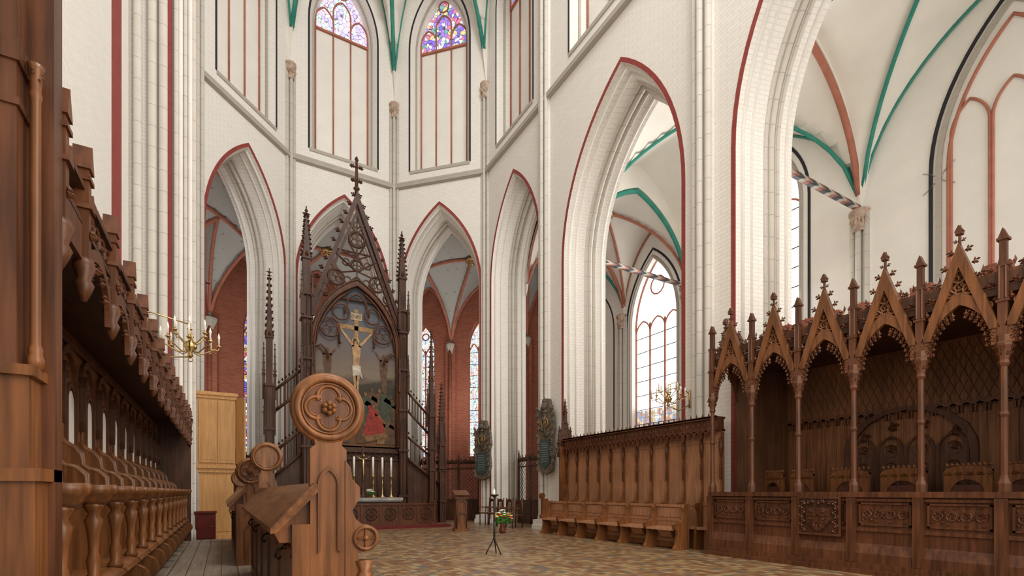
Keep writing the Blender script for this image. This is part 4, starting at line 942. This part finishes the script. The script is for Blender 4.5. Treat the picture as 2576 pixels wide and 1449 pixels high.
for k in range(26): b.box(.41+k*.18,.425+k*.18,1.84,1.87,.2,2.55)
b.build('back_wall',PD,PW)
b=MB();b.box(-.02,.36,.72,.78,1.2,3.7);b.box(.31,.37,.76,1.95,.16,3.7)
for k in range(6): b.box(.37,.385,.82+k*.18,.835+k*.18,.2,2.6)
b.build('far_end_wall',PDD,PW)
b=MB();b.box(.37,LW,1.8,1.87,2.55,2.63)
for k in range(28): b.band(opath(.45+k*.165,.05,2.44,2.5,2.56,3),opath(.45+k*.165,.07,2.44,2.5,2.59,3),1.8,1.86)
for k in range(36):
    x=.36+k*.12;b.tube([(x,1.857,2.63),(x+.42,1.857,3.6)],.006,4);b.tube([(x+.42,1.857,2.63),(x,1.857,3.6)],.006,4)
b.build('lattice_frieze',WD,PW)
b=MB();cx=2.45
P=[(cx-.95,.2),(cx-.95,1.9)]+[(cx+.95*math.cos(rad(a)),1.9+.75*math.sin(rad(a))) for a in range(170,0,-20)]+[(cx+.95,1.9),(cx+.95,.2)]
P2=[(cx+(x-cx)*.9,z if z<1 else z-.07) for x,z in P]
b.band(P,P2,1.78,1.86)
b.box(cx-.86,cx+.86,1.80,1.86,.9,1.95)
for k in range(4):
    xx=cx-.64+k*.43;b.tube(p3(opath(xx,.18,.9,1.9,2.15,6),1.80),.02,5)
    for z in (1.3,1.6,1.9): b.ring(xx,1.80,z,.1,.015,10,4);b.leaf(xx,1.80,z,.06,1)
    b.leaf(xx,1.82,2.3 if k in(1,2) else 2.15,.09,1)
b.build('carved_doorway',WDD,PW)
b=MB();b.box(LW+.02,LW+.1,.0,1.95,.0,3.7);b.build('near_end_wall',WDD,PW)
def pewchair(x,y,label,w=.6):
    T=thing('carved_armchair',label,'chair',(x,y,.16),rzf(0),'carved chairs inside the canopied pew')
    b=MB();b.box(-w/2,w/2,-.02,.42,.42,.48);b.build('seat',WD,T)
    for dx,dy in ((-1,0),(1,0),(-1,.4),(1,.4)):
        b=MB();b.tube([(dx*(w/2-.03),dy,0),(dx*(w/2-.03),dy,.42 if dy==0 else 1.3)],.024,6);b.build('leg',WD,T)
    b=MB();b.band([(-w/2,1.05)]+[(w/2*.72*math.cos(rad(a)),1.0+.22*math.sin(rad(a))) for a in range(180,-1,-20)]+[(w/2,1.05)],[(-w/2,1.36)]+[(w/2*math.cos(rad(a)),1.33+.09*math.sin(rad(a))) for a in range(180,-1,-20)]+[(w/2,1.36)],.36,.42)
    for k in range(9):
        b.leaf(-w/2*.9+k*w*.9/8,.35,1.30,.03,(-1)**k);b.oct(-w/2*.9+k*w*.9/8,.39,1.43,.03,.02,.04)
    b.build('carved_back_rail',WM,T)
    b=MB();b.box(-w/2+.05,w/2-.05,.38,.41,.5,1.14);b.build('leather_back',LEATH,T)
for x,y,l,w in ((8.95,5.98,'carved chair back farthest left behind the pew parapet',.42),(8.95,5.42,'carved chair back second from the left behind the pew parapet',.42),(8.95,4.60,'wide carved armchair in the pew beside the coat of arms',.62),
              (8.95,3.82,'wide carved armchair in the pew right of the coat of arms',.62),(8.95,3.02,'carved armchair behind the fifth parapet panel of the pew',.55),(8.95,2.42,'carved armchair at the right edge of the pew',.5)): pewchair(x,y,l,w)
# ---------------------------------------------------------------- chandeliers
def chand(loc,s,label,wallx):
    T=thing('brass_chandelier',label,'chandelier',loc)
    b=MB();b.lathe([(.01,-.22*s),(.05*s,-.18*s),(.03*s,-.12*s),(.10*s,-.04*s),(.11*s,0),(.05*s,.06*s),(.025*s,.12*s),(.05*s,.17*s),(.02*s,.22*s),(.015*s,.4*s)],0,0,14);b.ring(0,0,-.25*s,.035*s,.01*s,10,5);b.build('central_stem',GOLD,T)
    for tier,(n,R_,z) in enumerate(((8,.44*s,-.02),(6,.26*s,.16))):
        for k in range(n):
            a=2*pi*(k+.5*tier)/n;ca_,sa=math.cos(a),math.sin(a);b=MB()
            pr=[(.05,0),(.2,-.13),(.42,-.16),(.68,-.06),(.85,.0),(.97,-.02),(1.0,.06)]
            b.tube([(R_*p*ca_,R_*p*sa,z*s+q*s*.7) for p,q in pr],.011*s,6);b.lathe([(.012*s,z*s+.04*s),(.04*s,z*s+.055*s),(.045*s,z*s+.07*s),(.015*s,z*s+.075*s),(.02*s,z*s+.11*s)],R_*ca_,R_*sa,8)
            o=b.build('branch',GOLD,T)
            b=MB();b.lathe([(.016*s,z*s+.09*s),(.016*s,z*s+.2*s),(.024*s,z*s+.23*s),(.002*s,z*s+.31*s)],R_*ca_,R_*sa,8);b.build('candle_bulb',WAX,o)
    b=MB();b.tube([(0,0,.38*s),(wallx*.4,0,.5*s),(wallx,0,.2*s)],.014*s,6);b.tube([(wallx,0,-.15),(wallx,0,.25)],.02,6);b.tube([(0,0,-.2*s),(wallx*.5,0,-.3*s),(wallx,0,-.1*s)],.012,6);b.build('wall_arm',GOLD,T)
chand((-.44,9.4,3.5),.88,'brass candle chandelier above the left choir stalls',-1.3)
chand((8.3,7.7,3.2),.78,'brass candle chandelier by the pier above the right stalls',.66)
# ---------------------------------------------------------------- epitaphs
GILT=plain('tarnished_gilt',(.28,.17,.07),.45,metal=.5,var=.5,sc=12)
def epit(loc,ang,w,hh,label):
    T=thing('wall_epitaph',label,'epitaph',loc,rzf(ang))
    a=w/2
    b=MB();b.prism([(-a*.7,.1),(0,0),(a*.7,.1),(a*.95,hh*.25),(a*.8,hh*.5),(a,hh*.6),(a*.85,hh*.82),(a*.5,hh*.9),(a*.4,hh),(-a*.4,hh),(-a*.5,hh*.9),(-a*.85,hh*.82),(-a,hh*.6),(-a*.8,hh*.5),(-a*.95,hh*.25)],0,.14);b.build('carved_body',DST,T)
    b=MB();b.prism([(-a*.6,hh*.14),(0,hh*.09),(a*.6,hh*.14),(a*.66,hh*.3),(a*.6,hh*.46),(-a*.6,hh*.46),(-a*.66,hh*.3)],-.04,.02);o=b.build('inscription_tablet',TEAL,T)
    for k in range(9): z=hh*(.17+.03*k);b=MB();b.box(-a*.45,a*.45*(.8+.2*(k%2)),-.043,-.038,z,z+.008);b.build('inscription_line',STONE,o)
    for s_ in (-1,1):
        b=MB()
        b.tube([(s_*a*(.82+.12*math.sin(k*1.7)),0,hh*(.06+.09*k)) for k in range(10)],.04,5)
        for k in range(10): z=hh*(.06+.09*k);b.leaf(s_*a*(.82+.12*math.sin(k*1.7)),-.04,z,.075,s_)
        b.build('side_scrollwork',DST,T)
    b=MB();b.tube([(0,-.01,hh*.5),(0,-.01,hh*.95)],.06,6)
    for k in range(6): b.leaf(rnd.uniform(-.2,.2)*w,-.05,hh*(.52+.07*k),.08,(-1)**k)
    b.sph(0,-.06,hh*.90,.1,.09,.12);b.tube([(-.1,-.05,hh*.83),(.1,-.05,hh*.83)],.05,6);b.leaf(0,-.03,hh*.97,.1,0)
    b.build('crowning_figure',DST,T)
    b=MB();b.ring(0,-.04,hh*.68,a*.42,.03,16,6);b.sph(0,-.03,hh*.68,a*.25,.04,a*.3);b.build('gilded_medallion',GILT,T)
epit((8.72,17.48,1.65),22,.82,2.3,'carved baroque stone epitaph on the pier right of the altar')
epit((8.72,13.08,1.74),14,.66,2.35,'narrow carved stone epitaph on the pier beside the right stalls')
# ---------------------------------------------------------------- screens in the arches
def screen(phi,half,label,c=0,zt=2.5):
    T=thing('iron_lattice_screen',label,'screen',(0,0,0));T.matrix_local=ctr(phi)
    b=MB();y=1.0
    for x in (-half,-half/3,half/3,half): b.box(c+x-.04,c+x+.04,y-.04,y+.04,0,zt);pinn(b,c+x,y,zt,zt+.35,.05,2)
    b.box(c-half,c+half,y-.04,y+.04,zt-.08,zt);b.box(c-half,c+half,y-.03,y+.03,zt-.36,zt-.3);b.box(c-half,c+half,y-.03,y+.03,.8,.9);b.box(c-half,c+half,y-.02,y+.02,0,.8);b.build('frame',WDD,T)
    b=MB();n=int(2*half/.2);b.box(c-half,c+half,y-.01,y+.01,zt-.14,zt+.02)
    for k in range(n): 
        x=c-half+.1+k*.2;b.oct(x,y,zt+.06,.04,.02,.08);b.ring(x,y,zt-.2,.07,.012,8,4)
    b.build('pierced_frieze',WDD,T)
    b=MB();step=.17;H_=zt-.36-.9
    k=-int(H_/step)-1
    while k*step<2*half:
        for sgn in (1,-1):
            xa=k*step
            t0=max(0,-xa/H_) if xa<0 else 0;t1=min(1,(2*half-xa)/H_)
            if t1>t0:
                A=(xa+t0*H_,t0*H_);B=(xa+t1*H_,t1*H_)
                if sgn==-1: A=(2*half-A[0],A[1]);B=(2*half-B[0],B[1])
                b.tube([(c-half+A[0],y,.9+A[1]),(c-half+B[0],y,.9+B[1])],.008,4)
        k+=1
    b.build('lattice',IRON,T)
screen(135,1.35,'dark wooden lattice screen in the arch left of the altar')
screen(45,1.35,'dark lattice screen in the arch behind the lectern')
screen(0,1.3,'dark lattice screen in the narrow arch between the two epitaphs',c=.12)
def wchair(y,label):
    T=thing('choir_chair',label,'chair',(8.45,y,0),rzf(0),'dark chairs between the two epitaphs')
    b=MB();b.box(-.25,.25,-.22,.2,.40,.44);b.build('seat',WD,T)
    for dx in (-1,1):
        b=MB();b.tube([(dx*.22,-.2,0),(dx*.22,-.2,.62)],.02,6);b.tube([(dx*.22,-.22,.63),(dx*.22,.18,.64)],.022,6);b.build('arm',WD,T)
        b=MB();b.tube([(dx*.22,.18,0),(dx*.22,.2,.98)],.022,6);b.build('leg',WD,T)
    b=MB();b.band(opath(0,.16,.5,.75,.85,5),opath(0,.22,.46,.78,.95,5),.17,.21)
    for k in range(3): b.tube([(-.1+.1*k,.19,.48),(-.1+.1*k,.19,.8)],.012,5)
    b.build('backrest',WD,T)
for y,l in ((16.5,'dark wooden armchair farthest from the right stalls, beside the flower vase'),(15.85,'second dark wooden armchair from the far pier'),(15.2,'third dark wooden armchair from the far pier'),(14.55,'dark wooden armchair nearest the right stalls')): wchair(y,l)
# ---------------------------------------------------------------- tie beams
for y in (7.35,13.42):
    m=MB();m.box(0,5.0,-.05,.05,-.072,.072);o=m.build('tie_beam',STR,None,Matrix.Translation((10.4,y,9.1)))
    tag(o,'chevron striped tie beam across the aisle, '+('nearer one above the canopied pew' if y<8 else 'farther one in front of the tall window'),'beam')
m=MB();m.tube([(-.4,22.0,9.0),(-3.6,22.0,9.0)],.03,6)
tag(m.build('iron_tie_rod',IRON),'thin dark iron tie rod inside the left ambulatory arch','rod')
# ---------------------------------------------------------------- light
w=bpy.data.worlds.new('world');SC.world=w;w.use_nodes=True;bg=w.node_tree.nodes['Background'];bg.inputs[0].default_value=(1,.975,.945,1);bg.inputs[1].default_value=.80
def area(name,loc,target,size,size2,power,col=(1,.97,.92)):
    l=bpy.data.lights.new(name,'AREA');l.shape='RECTANGLE';l.size=size;l.size_y=size2;l.energy=power;l.color=col
    o=bpy.data.objects.new(name,l);C.objects.link(o);o.location=loc;d=Vector(target)-Vector(loc);o.rotation_euler=d.to_track_quat('-Z','Y').to_euler();return o
area('nave_fill_light',(5.5,1,22),(3.5,15,5),6,8,1900)  # added soft area lamp high up, fills the choir
area('aisle_fill_light',(15.0,10.3,8),(9,9,6),1.8,5,520,(1,.985,.96))  # area lamp added inside the aisle to brighten the arcade
area('aisle_west_fill_light',(13,-3,7),(13,8,8),4,6,330)  # added fill at the aisle's west end, not a fixture
area('ambulatory_fill_light',(10.5,21.5,5),(8,25,9),2,2,130)  # added fill for the right ambulatory vault
area('ambulatory_left_fill_light',(-1.5,21.5,5),(0,27,8),2,2,110)  # added fill for the left ambulatory vault
area('east_fill_light',(4.2,23.0,4),(4.2,26,10),3,2,90)  # added fill behind the altar
area('warm_choir_fill_light',(4.5,-1.8,5),(5,9,1.2),6,4,330,(1,.88,.72))  # warm fill added behind the camera to lift the woodwork
area('stall_fill_light',(3.0,-1.2,2.6),(-1.0,7,1.8),2.5,2.5,100,(1,.86,.68))
# ---------------------------------------------------------------- camera
cam=bpy.data.cameras.new('camera');co=bpy.data.objects.new('camera',cam);C.objects.link(co)
co.location=(0,0,1.2);co.rotation_euler=(pi/2,0,rad(-29.9));cam.sensor_width=36;cam.lens=36*1266/2576;cam.shift_y=512.5/2576;cam.clip_start=.05;cam.clip_end=200
SC.camera=co
SC.view_settings.view_transform='Standard'
